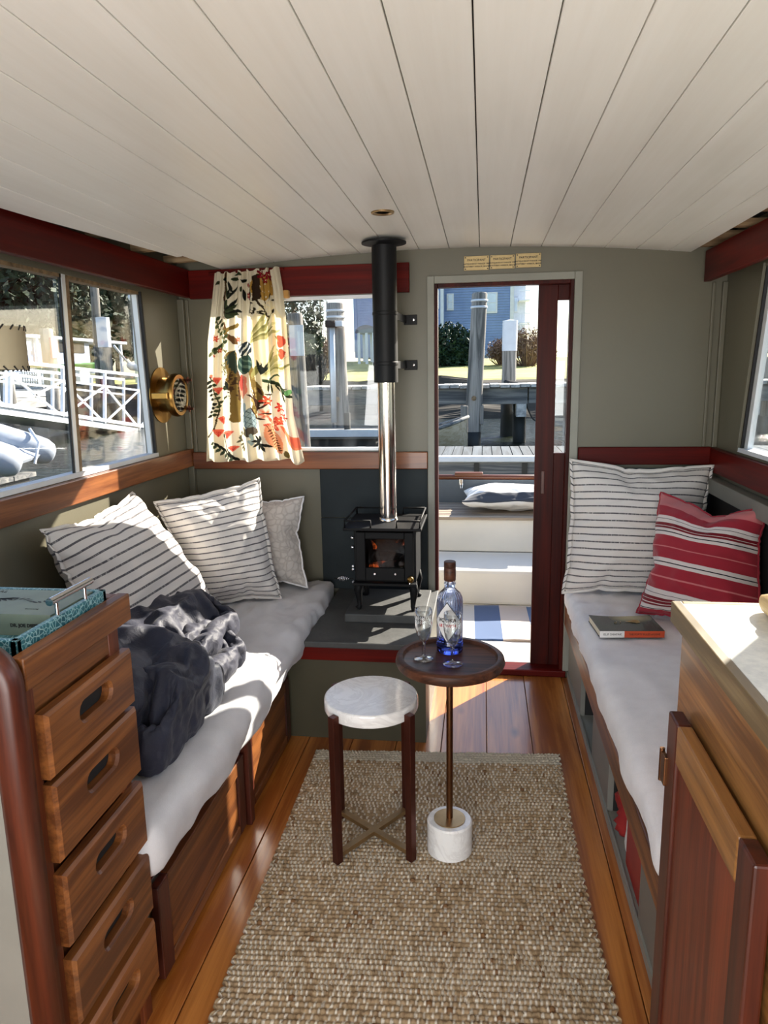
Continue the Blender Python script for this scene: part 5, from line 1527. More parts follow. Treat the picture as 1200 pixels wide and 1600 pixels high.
# settle on the seat
zmin = min((o_.matrix_world @ v.co).z if False else v.co.z for v in o_.data.vertices) + o_.location.z
o_.location.z += .463 - zmin
nx_, ny_ = 40, 24; xs = np.linspace(-.155, .46, nx_); ys = np.linspace(3.60, 4.17, ny_)
Xg, Yg = np.meshgrid(xs, ys); Zg = .017 + .003 * np.sin(Xg * 14 + Yg * 3) + .004 * np.exp(-((Yg - 3.60) / .03) ** 2) * np.sin(Xg * 26) ** 2
uvg = np.stack([(Xg + .155) / .615, (Yg - 3.6) / .57], -1).reshape(-1, 2)
cr_ = MB().grid(np.stack([Xg + (Yg - 3.6) * -.02, Yg, Zg], -1)).build('mat', M['cockpit_rug'], loc=(.15, 3.9, .012), smooth=True, uvs=uvg)
M['cockpit_rug'].node_tree.nodes
s_ = cr_.modifiers.new('solid', 'SOLIDIFY'); s_.thickness = .004
tag(cr_, 'blue and tan striped mat on the white cockpit floor', 'mat')
# hull around the cabin so that the harbour stays outside
hl = empty_struct('boat_hull', (0, 1.5, -.3), 'hull and side decks around the cabin')
for (x0, x1) in ((-1.80, -1.45), (1.1, 1.42)):
    bx('side_deck', M['white_gel'], x0, x1, -1.4, 5.3, -.3, .62, hl)
bx('bow', M['white_gel'], -1.80, 1.42, 5.26, 5.5, -.3, .60, hl)
bx('keel_floor', M['dark_interior'], -1.45, 1.1, -1.4, 5.3, -.3, -.06, hl)
bx('stern', M['white_gel'], -1.80, 1.42, -1.6, -1.4, -.3, .30, hl)

# ================================================================== WATER + LAND
WZ = .2
mb = MB()
def quad(x0, x1, y0, y1, z): mb.add([(x0, y0, z), (x1, y0, z), (x1, y1, z), (x0, y1, z)], [(0, 1, 2, 3)])
quad(-60, 60, 5.48, 60, WZ); quad(-60, -1.79, -30, 5.48, WZ); quad(1.41, 60, -30, 5.48, WZ); quad(-1.79, 1.41, -30, -1.58, WZ)
struct(mb.build('water', M['water'], loc=(0, 0, WZ), recalc=False), 'rippled harbour water around the boat')
g = 30; xs = np.linspace(-13, 45, 50); ss = np.linspace(0, 1, 26)
Xg, Sg = np.meshgrid(xs, ss)
Yg = 18.6 + Sg ** 1.6 * 45; Zg = np.interp(Yg, [18.6, 19.6, 20.6, 30, 36, 64], [-.1, .6, 1.16, 1.55, 2.0, 2.1]) + .12 * pnoise(np.stack([Xg / 2, Yg / 2, 0 * Xg], -1), 1.0, 3) * np.clip(Yg - 18.6, 0, 1)
struct(MB().grid(np.stack([Xg, Yg, Zg], -1)).build('lawn', M['grass'], smooth=True, recalc=False), 'pale winter lawn sloping up to the blue house')
Yg2 = 18.2 + Sg * 2.4; Zg2 = np.interp(Yg2, [18.2, 19.4, 20.6], [-.15, .5, 1.12]) + .35 * np.abs(pnoise(np.stack([Xg * 1.2, Yg2 * 1.2, 0 * Xg], -1), 1.0, 9)) + .03
struct(MB().grid(np.stack([Xg, Yg2, Zg2], -1)).build('shore_bank', M['mud'], smooth=False, recalc=False), 'dark muddy shore bank at the water edge')
ls = np.linspace(-30, 70, 50); Lg, Sg = np.meshgrid(ls, np.linspace(0, 1, 14))
Xl = -24 - Sg * 30; Zl = np.interp(Sg, [0, .06, .12, 1], [-.2, .5, 1.1, 3.0]) + .25 * pnoise(np.stack([Xl / 2, Lg / 2, 0 * Xl], -1), 1.0, 5)
struct(MB().grid(np.stack([Xl, Lg, Zl], -1)).build('left_bank', plain('dark_scrub', S(40, 42, 30), .95, var=.5, scale=3), recalc=False), 'wooded bank beyond the left docks')

def wobble(prof, c, seg=18, amp=.012, seed=0, lean=(0, 0)):
    mb = MB(); mb.lathe(prof, c, seg)
    V = np.array(mb.v); n = pnoise(V, 2.2, seed)
    d = V[:, :2] - np.array(c[:2]); V[:, :2] += d * (n * amp * 10)[:, None]
    V[:, 0] += (V[:, 2] - WZ) * lean[0]; V[:, 1] += (V[:, 2] - WZ) * lean[1]
    mb.v = [tuple(p) for p in V]; return mb
M['wet_wood'] = plain('wet_black_piling', S(30, 32, 30), .6, var=.3)
def piling(x, y, r, zt, lab, lean=(0, 0), white=0.0, bands=False, seed=0, wet=.75, grp='dock pilings', taper=1.0):
    p = thing('piling', (x, y, WZ - .5), lab, 'piling', grp)
    zs = np.linspace(wet, zt, 9)
    wobble([(r * (1 - .08 * k / 8), z) for k, z in enumerate(zs)] + [(r * .8, zt + .02), (0, zt + .03)], (x, y, 0), 20, .01, seed, lean).build('post', M['grey_wood'], p, smooth=True, auto=50)
    wobble([(r * 1.03, z) for z in np.linspace(WZ - .5, wet + .02, 4)], (x, y, 0), 20, .012, seed + 1, lean).build('wet_base', M['wet_wood'], p, smooth=True)
    if white:
        wobble([(r * 1.02, zt - white), (r * 1.02, zt + .02), (0, zt + .04)], (x, y, 0), 24, 0, seed, lean).build('white_sleeve', M['white_paint'], p, smooth=True, auto=50)
    if bands:
        for z in (zt - .12, zt - .22): wobble([(r * .97, z), (r * 1.03, z + .004), (r * 1.03, z + .03), (r * .97, z + .034)], (x, y, 0), 24, 0, seed, lean).build('strap', M['white_paint'], p, smooth=True)
    return p
def px_span(pl, pr, y, Y):
    a, b = PY(pl, y, Y), PY(pr, y, Y); return float((a[0] + b[0]) / 2), float(abs(b[0] - a[0]) / 2)
x, r = px_span(728, 752, 600, 11.9)
P1 = piling(x - .02, 11.78, r * 1.04, 2.59, 'tall weathered piling straight outside the open door', (.045, 0), bands=True, seed=1, wet=.42)
for s_ in (-1, 1): bx('cleat', M['grey_wood'], x - .02 + s_ * (r + .03) - .03, x - .02 + s_ * (r + .03) + .03, 11.70, 11.86, .56, .86, P1, bevel=.01)
MB().lathe([(0, -.02), (.035, -.015), (.04, 0)], (x + .01, 11.78 - r - .01, .98), 12, 1).build('bolt', M['rust_track'], P1)
x, r = px_span(519, 548, 600, 11.9)
P2 = piling(x, 11.78, r, 2.50, 'weathered piling with a metal pole strapped to it outside the forward window', (-.02, 0), bands=True, seed=2, wet=.34)
a = PY(519, 508, 11.6); b = PY(522, 660, 11.6)
MB().tube([tuple(b), tuple(a)], .045, 12).build('metal_pole', M['alu'], P2, smooth=True)
c = PY(510, 502, 11.55); d_ = PY(536, 510, 11.55)
MB().box(float(c[0]), float(d_[0]), 11.5, 11.64, float(d_[2]), float(c[2])).build('pole_cap', M['white_paint'], P2, bevel=.01)
MB().box(float(c[0]) - .01, float(c[0]) + .15, 11.48, 11.66, float(d_[2]) - .01, float(c[2]) + .01).build('cap_end', M['black'], P2, bevel=.01)
MB().lathe([(0, -.02), (.04, -.015), (.045, 0)], (x - .02, 11.78 - r - .01, .99), 12, 1).build('bolt', M['rust_track'], P2)
x, r = px_span(783, 806, 560, 13.7)
piling(x, 13.7, r, float(PY(790, 503, 13.7)[2]), 'piling with a white sleeved top beyond the pier', (.01, 0), white=.52, seed=3, wet=.95)
x, r = px_span(457, 482, 600, 9.5)
P4 = piling(x, 9.5, r, float(PY(470, 492, 9.5)[2]), 'pale piling carrying a paper notice beside the curtain', (-.02, 0), seed=4, wet=.22)
bx('notice', M['white_card'], x - .09, x + .10, 9.5 - r - .02, 9.5 - r - .01, float(PY(470, 556, 9.4)[2]), float(PY(470, 508, 9.4)[2]), P4)

# pier
pr = thing('pier', (0, 12.8, .8), 'weathered plank pier crossing in front of the lawn', 'pier')
pm = None
for k in range(70):
    x = -5.1 + k * .163; j = RNG.uniform(-.012, .012)
    if pm is None:
        o_ = bx('plank', M['grey_wood_y'], x, x + .15, 11.98, 13.5, 1.135, 1.185, pr, bevel=.004, bseg=1); pm = o_.data; bx0 = x
    else:
        o_ = linked('plank', pm, pr, (x - bx0, -.05 + j * 2.5, j * .5), (0, 0, 0))
for i, (xa, xb) in enumerate(((-5.1, -4.1), (-4.08, -1.0), (-.98, .72), (.74, 3.9), (3.92, 6.3))):
    dz = (-.01, .008, -.004, .004, 0)[i]
    bx('stringer', M['grey_wood_x'], xa, xb, 12.02, 12.12, .868 + dz, 1.13, pr, bevel=.008)
    bx('stringer', M['grey_wood_x'], xa, xb, 13.3, 13.4, .868, 1.13, pr)
for x in (.62, 4.2, -4.4):
    bx('cross_beam', M['grey_wood_y'], x - .08, x + .08, 11.95, 13.5, .66, .868, pr)
    wobble([(.11, -.3), (.11, .88)], (x, 12.5, 0), 14, .01, 7).build('pier_post', M['wet_wood'], pr, smooth=True)
MB().tube([(.7 + .35 * t, 12.1, .86 - .28 * math.sin(math.pi * t)) for t in np.linspace(0, 1, 10)], .012, 6).build('hanging_cable', M['ink'], pr)
MB().tube([tuple(PY(790, 598, 13.4))] + [tuple(PY(790 + 6 * k, 597 + .8 * k, 13.2)) for k in range(8)], .04, 6).build('rope_coil', M['rubber'], pr)

# floating dock alongside
fd = thing('floating_dock', (0, 7.5, .3), 'low floating dock with white rub edge just beyond the bow', 'dock')
pm = None
for k in range(81):
    x = -3.5 + k * .1
    if pm is None: o_ = bx('plank', M['dock_deck'], x, x + .092, 7.06, 8.0, .545, .585, fd, bevel=.003, bseg=1); pm = o_.data; bx0 = x
    else: linked('plank', pm, fd, (x - bx0, 0, RNG.uniform(-.003, .003)), (0, 0, 0))
for (xa, xb) in ((-3.5, -1.6), (-1.58, 1.3), (1.32, 4.6)):
    bx('fascia_board', M['grey_wood_x'], xa, xb, 7.0, 7.06, .37, .535, fd, bevel=.006)
bx('rub_rail', M['white_paint'], -3.5, 4.6, 6.97, 7.06, .532, .592, fd, bevel=.014)
for k in range(17):
    x = -3.3 + k * .46; bx('edge_bracket', M['wet_wood'], x, x + .05, 6.985, 7.0, .42, .525, fd)
for k in range(4): bx('float_drum', M['wet_wood'], -3.4 + k * 2.0, -1.8 + k * 2.0, 7.15, 7.9, .05, .545, fd, bevel=.06)
# second low dock beyond with small floats
f2 = thing('far_float', (-4.5, 10.6, .2), 'pale low float between the pilings beyond the near dock', 'dock')
bx('deck', M['grey_wood_x'], -4.3, -1.48, 10.3, 11.2, .46, .56, f2, bevel=.01)
bx('deck_edge', M['white_paint'], -4.3, -1.48, 10.24, 10.3, .50, .60, f2)
bx('float_body', M['wet_wood'], -4.2, -1.55, 10.4, 11.1, .05, .46, f2)
for x in (-3.2, -2.0): bx('bollard', M['wet_wood'], x, x + .08, 10.32, 10.4, .56, .84, f2)
# skiff left of the door piling
sk = thing('skiff', (-.8, 10.8, .2), 'pale wooden skiff bow beside the tall piling', 'boat')
mb = MB(); V = []
for t in np.linspace(0, 1, 10):
    w = .5 * (1 - t ** 2.2) ** .5 + .02; hgt = .30 + .24 * t ** 2; x = -1.42 + 1.2 * t
    V += [(x, 10.8 - w, WZ + hgt), (x, 10.8 - w * .8, WZ + .05), (x, 10.8, WZ - .1), (x, 10.8 + w * .8, WZ + .05), (x, 10.8 + w, WZ + hgt)]
Fs = [(i * 5 + k, i * 5 + k + 1, (i + 1) * 5 + k + 1, (i + 1) * 5 + k) for i in range(9) for k in range(4)] + [(0, 1, 2, 3, 4)]
hl_ = mb.add(V, Fs).build('skiff_hull', wood('pale_boat_wood', S(190, 170, 140), S(226, 212, 188), 0, 1, .6), sk, smooth=True)
MB().tube([V[i * 5] for i in range(10)] + [V[i * 5 + 4] for i in range(9, -1, -1)], .028, 8).build('gunwale', M['grey_wood_x'], sk, smooth=True)
bx('stem_post', M['grey_wood'], -.30, -.22, 10.76, 10.84, .5, .90, sk, bevel=.01)
for x in (-1.3, -.8): bx('thwart', M['grey_wood_y'], x, x + .16, 10.45, 11.15, .42, .46, sk)

# ================================================================== VEGETATION
def foliage(c, rad, n, size, seed=0, shell=.55, flat=False):
    rg = np.random.default_rng(seed); d = rg.normal(size=(n, 3)); d /= np.linalg.norm(d, axis=1)[:, None]
    rr = shell + (1 - shell) * rg.random(n) ** .7
    rr *= 1 + .35 * pnoise(d * 1.6, 1.0, seed)
    P = np.array(c) + d * rr[:, None] * np.array(rad)
    a = rg.normal(size=(n, 3)); a /= np.linalg.norm(a, axis=1)[:, None]
    b = np.cross(a, rg.normal(size=(n, 3))); b /= np.linalg.norm(b, axis=1)[:, None]
    s = size * (.6 + .8 * rg.random(n))[:, None]
    V = np.stack([P - a * s, P + b * s * .45, P + a * s, P - b * s * .45], 1).reshape(-1, 3)
    return V, np.arange(n * 4).reshape(-1, 4)
def leafmesh(name, parts, mat, parent):
    mb = MB(); 
    Vs = []; Fs = []; o = 0
    for V, f in parts: Vs.append(V); Fs.append(f + o); o += len(V)
    V = np.concatenate(Vs); Fq = np.concatenate(Fs)
    me = bpy.data.meshes.new(name); org = WL[parent.name]
    me.from_pydata((V - org).tolist(), [], Fq.tolist()); me.materials.append(mat)
    ob = bpy.data.objects.new(name, me); COL.objects.link(ob); ob.parent = parent; ob['kind'] = 'stuff'; WL[ob.name] = org
    return ob
def tree(name, base, hgt, blobs, n, size, mat, lab, cat='tree', group=None, seed=0):
    t = thing(name, base, lab, cat, group)
    b = np.array(base)
    MB().tube([tuple(b + np.array([0, 0, -.3])), tuple(b + np.array([.05, 0, hgt * .4])), tuple(b + np.array([-.05, .05, hgt * .85]))], [hgt * .03, hgt * .022, hgt * .006], 8).build('trunk', M['bark'], t, smooth=True)
    leafmesh('foliage', [foliage(b + np.array(c), r_, n, size, seed + i) for i, (c, r_) in enumerate(blobs)], mat, t)
    return t
def twigs(name, base, hgt, wid, n, lab, seed=0, mat=None, group=None, cat='shrub', rad=.02, curve=.5):
    t = thing(name, base, lab, cat, group); rg = np.random.default_rng(seed); mb = MB(); b = Vector(base)
    for k in range(n):
        a = rg.uniform(0, 6.28); sp = rg.uniform(.15, 1.0) * wid; h = hgt * rg.uniform(.65, 1.0) * (1 - .35 * (sp / wid) ** 2)
        p0 = b + Vector((math.cos(a) * wid * .08, math.sin(a) * wid * .08, -.1)); p2 = b + Vector((math.cos(a) * sp, math.sin(a) * sp, h)); p1 = (p0 + p2) / 2 + Vector((math.cos(a) * sp * .25, math.sin(a) * sp * .25, -h * .05))
        mb.tube([p0, p1, p2], [rad, rad * .7, rad * .25], 4)
        for j in range(5):
            q = p1.lerp(p2, rg.uniform(0, 1)); e = q + Vector((rg.normal() * wid * .22, rg.normal() * wid * .22, rg.uniform(.05, .35) * hgt))
            mb.tube([q, e], [rad * .5, rad * .2], 3)
    o = mb.build('twigs', mat or M['leaf_brown'], t); o['kind'] = 'stuff'
    if cat == 'shrub':
        leafmesh('fine_twigs', [foliage((base[0], base[1], base[2] + hgt * .60), (wid * 1.0, wid, hgt * .42), 1500, .055, seed + 90, .25)], M['leaf_brown'], t)
    return t
def at(px, py, Y): return tuple(float(v) for v in PY(px, py, Y))
c = at(690, 562, 31)
tree('hedge_shrub', (c[0], 31, c[2] - .3), 1.6, [((-.9, 0, .9), (1.1, .8, .95)), ((.35, 0, .9), (1.0, .8, .9)), ((.9, .1, .6), (.8, .7, .7)), ((-.3, 0, .4), (1.5, .8, .6))], 2600, .09, M['leaf_hedge'], 'dense dark green evergreen shrub below the blue house', 'shrub', seed=20)
c = at(822, 575, 30); twigs('bare_shrub', c, 1.55, .95, 90, 'round bare brown shrub nearest the door stile on the lawn', 1, group='bare brown shrubs on the lawn')
c = at(784, 572, 31); twigs('bare_shrub', c, 1.1, .65, 60, 'round bare brown shrub behind the white sleeved piling', 2, group='bare brown shrubs on the lawn')
c = at(842, 572, 33); twigs('bare_shrub', c, .9, .8, 50, 'small pale bare shrub behind the door edge', 3, group='bare brown shrubs on the lawn')
c = at(505, 585, 27); twigs('bare_shrub', c, 1.35, .7, 70, 'bare brown shrub left of the piling in the forward window', 4, group='bare brown shrubs on the lawn')
c = at(650, 600, 20.5); twigs('dry_grass_clump', (c[0], 20.5, 1.1), .75, .45, 70, 'tuft of dry pale grass at the left edge of the doorway view', 5, mat=M['dry_grass'], cat='grass', rad=.010)
c = at(493, 604, 20.5); twigs('reed_clump', (c[0], 20.5, 1.05), .95, .42, 160, 'dark reed clump on the shore in the forward window', 6, mat=M['wet_wood'], cat='grass', rad=.014)
c = at(462, 600, 24); tree('conifer', (c[0], 24, 1.2), 4.8, [((0, 0, 3.6), (.9, .8, 1.2)), ((-.1, 0, 2.2), (1.1, .9, 1.3)), ((0, 0, 4.6), (.5, .5, .8)), ((.2, 0, 1.1), (.8, .8, .7))], 1500, .10, M['leaf_dark'], 'dark conifer just right of the curtain', seed=30)
c = at(497, 585, 32); twigs('bare_tree', (c[0], 34, 1.6), 3.6, 1.0, 16, 'slender bare tree against the sky in the forward window', 7, cat='tree', rad=.03)

# ================================================================== BLUE HOUSE
hs = thing('house', (-2, 40, 2.0), 'blue clapboard house with white corner boards behind the pier', 'house')
HY = 38.0
def hpt(px, py): p = PY(px, py, HY); return float(p[0]), float(p[2])
hx0, _ = hpt(553, 480); hx1, _ = hpt(802, 480); zb = hpt(760, 530)[1]
def siding(name, x0, x1, y, z0, z1, par, mat, step=.13, th=.03):
    mb = MB(); n = int((z1 - z0) / step)
    for k in range(n):
        z = z0 + k * step
        mb.add([(x0, y - th, z), (x1, y - th, z), (x1, y - .004, z + step), (x0, y - .004, z + step), (x0, y, z), (x1, y, z)], [(0, 1, 2, 3), (0, 4, 5, 1)])
    o = mb.build(name, mat, par, recalc=False); o['kind'] = 'stuff'; return o
bx('house_wall', M['siding'], hx0, hx1, HY, HY + 9, zb - .8, 10.5, hs)
siding('clapboard', hx0, hx1, HY, zb - .5, 10.5, hs, M['siding'])
bx('corner_board', M['white_paint'], hx1 - .16, hx1 + .02, HY - .05, HY + .1, zb - .5, 10.5, hs)
bx('corner_board', M['siding'], hx0 - .02, hx0 + .16, HY - .05, HY + .1, zb - .5, 10.5, hs)
# bay at the left of the doorway view
bxa, _ = hpt(640, 480); bxb, _ = hpt(694, 480)
bx('bay_wall', M['siding'], bxa, bxb, HY - .9, HY, zb - .5, 10.5, hs)
siding('clapboard', bxa, bxb, HY - .9, zb - .5, 10.5, hs, M['siding'])
bx('corner_board', M['white_paint'], bxb - .14, bxb + .02, HY - .96, HY - .8, zb - .5, 10.5, hs)
def hwin(px0, px1, py0, py1, yy=HY, par=hs):
    x0, z1 = hpt(px0, py0); x1, z0 = hpt(px1, py1)
    f = bx('window', M['white_paint'], x0, x1, yy - .07, yy - .01, z0, z1, par)
    bx('pane', M['house_glass'], x0 + .08, x1 - .08, yy - .085, yy - .065, z0 + .08, z1 - .08, f)
    bx('sash_bar', M['white_paint'], x0 + .08, x1 - .08, yy - .095, yy - .08, (z0 + z1) / 2 - .02, (z0 + z1) / 2 + .02, f)
hwin(698, 709, 459, 485); hwin(755, 777, 457, 489); hwin(675, 688, 457, 485, HY - .9)
# lattice skirt
lx0, lz1 = hpt(757, 548); lx1, lz0 = hpt(774, 580)
lt = bx('lattice_frame', M['white_paint'], lx0, lx1, HY - .5, HY - .46, lz0, lz0 + .1, hs)
mb = MB(); n = 7; w_ = lx1 - lx0; hh = lz1 - lz0
for k in range(-n, n):
    for sgn in (1, -1):
        xa = lx0 + w_ * k / n; za = lz0; t0, t1 = max(0, (lx0 - xa) / hh), min(1, (lx1 - xa) / hh)
        if t1 <= t0: continue
        pA = (xa + t0 * hh, lz0 + t0 * hh); pB = (xa + t1 * hh, lz0 + t1 * hh)
        if sgn < 0: pA = (lx0 + lx1 - pA[0], pA[1]); pB = (lx0 + lx1 - pB[0], pB[1])
        mb.beam((pA[0], HY - .48, pA[1]), (pB[0], HY - .48, pB[1]), .02, .035, (0, 1, 0))
lo_ = mb.build('lattice', M['white_paint'], hs); lo_['kind'] = 'stuff'
# paler wing with balconies at the right
wg = thing('house_wing', (2.5, 46, 2), 'pale house wing with small balconies at the right of the blue house', 'house')
wx0, wz = PY(800, 480, 44)[0], 0; wx1 = PY(821, 480, 44)[0]
bx('wing_wall', M['white_paint'], float(wx0), float(wx1), 44, 50, 2, 12, wg)
siding('clapboard', float(wx0), float(wx1), 44, 2, 12, wg, M['white_paint'])
for py in (505, 522, 470):
    p = PY(810, py, 43.8); q = PY(823, py, 43.8)
    b_ = bx('balcony', M['white_paint'], float(p[0]), float(q[0]) + .15, 43.0, 44, float(p[2]) - .06, float(p[2]), wg)
    MB().beam((float(p[0]), 43.05, float(p[2]) + .5), (float(q[0]) + .15, 43.05, float(p[2]) + .5), .05, .05).build('hand_rail', M['white_paint'], b_)
    for k in range(5): MB().beam((float(p[0]) + k * .14, 43.05, float(p[2])), (float(p[0]) + k * .14, 43.05, float(p[2]) + .5), .03, .03).build('baluster', M['white_paint'], b_)
for (a, b, c, d) in ((803, 809, 465, 488),):
    p = PY(a, c, 43.95); q = PY(b, d, 43.95); f_ = bx('window', M['white_paint'], float(p[0]), float(q[0]), 43.88, 43.96, float(q[2]), float(p[2]), wg)
    bx('pane', M['house_glass'], float(p[0]) + .05, float(q[0]) - .05, 43.86, 43.89, float(q[2]) + .06, float(p[2]) - .06, f_)
# white porch in the forward window
pc = thing('porch', (-4.5, 35, 2), 'small white garden porch with arched roof seen through the forward window', 'porch')
pa = [PY(p, 590, 34) for p in (562, 574, 585)]; zt_ = float(PY(570, 520, 34)[2]); za_ = float(PY(570, 600, 34)[2])
for p in pa:
    for yy in (34, 35.5): bx('porch_post', M['white_paint'], float(p[0]) - .06, float(p[0]) + .06, yy - .06, yy + .06, za_ + .3, zt_, pc)
xm, hw = float((pa[0][0] + pa[2][0]) / 2), float(pa[2][0] - pa[0][0]) / 2 + .15
mb = MB(); poly = [(xm + hw * math.cos(a), zt_ + hw * .7 * math.sin(a)) for a in np.linspace(0, math.pi, 13)]
mb.prism(poly, 33.9, 35.6, axis=1).build('arched_roof', M['siding_grey'], pc)
bx('porch_floor', M['white_paint'], xm - hw, xm + hw, 33.9, 35.6, za_ + .2, za_ + .32, pc)
for zz in (.5, .8): MB().beam((xm - hw, 34, za_ + zz), (xm + hw, 34, za_ + zz), .05, .05).build('porch_rail', M['white_paint'], pc)

# ================================================================== LEFT HARBOUR
def ax(px, py, X): return tuple(float(v) for v in PXX(px, py, X))
gw = thing('gangway', ax(120, 650, -8), 'white aluminium gangway with cross-braced railings outside the left window', 'gangway')
g0, g1 = np.array(ax(-90, 622, -8.0)), np.array(ax(262, 676, -8.0)); r0, r1 = np.array(ax(-90, 552, -8.0)), np.array(ax(262, 592, -8.0))
off = np.array([-1.2, 0, 0])
V = [g0, g1, g1 + off, g0 + off]
mb = MB(); mb.add([tuple(p + np.array([0, 0, dz])) for dz in (-.12, 0) for p in V], [(3, 2, 1, 0), (4, 5, 6, 7), (0, 1, 5, 4), (1, 2, 6, 5), (2, 3, 7, 6), (3, 0, 4, 7)]).build('gangway_deck', M['white_paint'], gw)
for side, o2 in ((0, np.zeros(3)), (1, off)):
    for t, w in ((1.0, .06), (.72, .04), (.05, .07)):
        MB().beam(tuple(g0 + (r0 - g0) * t + o2), tuple(g1 + (r1 - g1) * t + o2), w, w).build('rail', M['white_paint'], gw)
    NP = 5
    for k in range(NP + 1):
        s = k / NP; A = g0 + (g1 - g0) * s + o2; B = r0 + (r1 - r0) * s + o2
        MB().beam(tuple(A), tuple(B), .055, .055, (0, 1, 0)).build('post', M['white_paint'], gw)
        if k < NP and side == 0:
            s2 = (k + 1) / NP; A2 = g0 + (g1 - g0) * s2 + o2; B2 = A2 + (r0 + (r1 - r0) * s2 + o2 - A2) * .72; B1 = A + (B - A) * .72
            MB().beam(tuple(A), tuple(B2), .035, .035).build('brace', M['white_paint'], gw); MB().beam(tuple(B1), tuple(A2), .035, .035).build('brace', M['white_paint'], gw)
dk = thing('dock', ax(100, 612, -12.5), 'long timber dock behind the gangway', 'dock')
z_d = 1.12
for k in range(44):
    y = 6 + k * .46; bx('plank', M['dock_deck'], -14.4, -12.4, y, y + .44, z_d - .05, z_d, dk)
bx('stringer', M['white_paint'], -12.42, -12.34, 6, 26, z_d - .2, z_d - .04, dk)
bx('stringer', M['grey_wood_y'], -12.42, -12.34, 6, 26, z_d - .5, z_d - .22, dk)
for y in np.arange(7, 26, 2.4): bx('dock_post', M['wet_wood'], -12.7, -12.45, y, y + .25, -.3, z_d - .05, dk)
lps = [((165, 497), (184, 715), -9.6, .52, 'white topped piling in the middle of the left window'), ]
p = ax(171, 497, -9.8); x, y = p[0], p[1]
piling(x - .2, y, .17, p[2], lps[0][4], white=.75, seed=8, wet=.7, grp=None)
p = ax(147, 440, -10.5); q = ax(155, 600, -10.5)
pl_ = thing('utility_pole', (q[0], q[1], .0), 'tall bare grey pole rising out of view in the left window', 'pole')
MB().tube([(q[0], q[1], 0), (p[0], p[1], p[2]), (p[0] - .03, p[1] - .05, p[2] + 1.2)], [.13, .11, .10], 12).build('pole_shaft', M['grey_wood'], pl_, smooth=True)
for (pxx, top, lab) in ((72, 515, 'pale square piling with red marker beside the lampshade'), (8, 575, 'pale piling at the far left of the left window')):
    p = ax(pxx, top, -10.2); P_ = piling(p[0], p[1], .16, p[2], lab, seed=pxx, wet=.6, grp=None)
    if pxx == 72: bx('red_marker', plain('faded_red_paint', S(206, 110, 110), .7), p[0] + .14, p[0] + .175, p[1] - .13, p[1] + .13, float(ax(72, 560, -10.2)[2]), float(ax(72, 528, -10.2)[2]), P_)
p = ax(208, 470, -11); q = ax(214, 600, -11)
lp2 = thing('lamp_post', (q[0], q[1], 1.0), 'slim white dock lamp post at the right of the left window', 'lamp post')
MB().tube([(q[0], q[1], 1.0), (p[0], p[1], p[2])], .05, 10).build('post', M['white_paint'], lp2, smooth=True)
MB().lathe([(0, 0), (.13, .02), (.16, .12), (.10, .22), (0, .25)], p, 12).build('lamp_head', M['white_paint'], lp2, smooth=True)
# rope with float
a, b = ax(178, 540, -9.6), ax(243, 585, -9.6)
rp = thing('mooring_line', a, 'sagging mooring line with white float outside the left window', 'rope')
pts = [tuple(np.array(a) + (np.array(b) - np.array(a)) * t + np.array([0, 0, -.25 * math.sin(math.pi * t)])) for t in np.linspace(0, 1, 14)]
MB().tube(pts, .03, 6).build('line', M['white_paint'], rp, smooth=True)
m_ = Vector(pts[5]); MB().tube([m_ + Vector((0, -.22, .06)), m_ + Vector((0, -.12, .03)), m_, m_ + Vector((0, .14, -.03)), m_ + Vector((0, .26, -.06))], [.03, .10, .12, .10, .03], 12).build('float', M['white_paint'], rp, smooth=True)
# white workboat with blue hull
def hullboat(name, px0, px1, py_top, py_bot, X, lab, hm, cabin=True):
    a, b = ax(px0, py_bot, X), ax(px1, py_bot, X); zt = ax((px0 + px1) / 2, py_top, X)[2]
    y0, y1 = min(a[1], b[1]), max(a[1], b[1]); L = y1 - y0; zb_ = min(a[2], b[2])
    t = thing(name, (X - .9, (y0 + y1) / 2, zb_), lab, 'boat'); V = []
    for s in np.linspace(0, 1, 10):
        w = 1.0 * (1 - .85 * s ** 3) * (.85 + .15 * min(1, s * 5)); y = y0 + L * s; hgt = zt - zb_ + .15 * s * s
        V += [(X - .9 - w, y, zb_ + hgt), (X - .9 - w * .75, y, zb_), (X - .9 + w * .75, y, zb_), (X - .9 + w, y, zb_ + hgt)]
    Fs = [(i * 4 + k, i * 4 + k + 1, (i + 1) * 4 + k + 1, (i + 1) * 4 + k) for i in range(9) for k in range(4 - 1)] + [(0, 1, 2, 3), (36, 37, 38, 39)] + [(i * 4, (i + 1) * 4, (i + 1) * 4 + 3, i * 4 + 3) for i in range(9)]
    MB().add(V, Fs).build('hull', hm, t); return t, y0, y1, zt
bt2, y0, y1, zt = hullboat('workboat', -40, 185, 582, 606, -16, 'white cabin workboat moored behind the left dock', M['boat_white'])
def bcab(ya, yb, za, zb__, wmat=M['boat_white']):
    c_ = bx('cabin', wmat, -17.6, -16.25, ya, yb, za, zb__, bt2, bevel=.03); return c_
L = y1 - y0
zc1, zc2 = ax(100, 582, -16)[2], ax(100, 526, -16)[2]
yA, yB = ax(20, 560, -16)[1], ax(150, 560, -16)[1]
cb = bcab(yA, yB, zc1 - .1, zc2 - .12)
bx('cabin_roof', M['white_paint'], -17.8, -16.05, ax(50, 530, -16)[1], ax(200, 530, -16)[1], zc2 - .12, zc2, bt2, bevel=.03)
for (pa_, pb_) in ((22, 40), (44, 60), (98, 110), (113, 140)):
    bx('cabin_window', M['house_glass'] if pa_ < 60 else M['black'], -16.25, -16.22, ax(pa_, 545, -16)[1], ax(pb_, 545, -16)[1], ax(100, 550, -16)[2], ax(100, 533, -16)[2], cb)
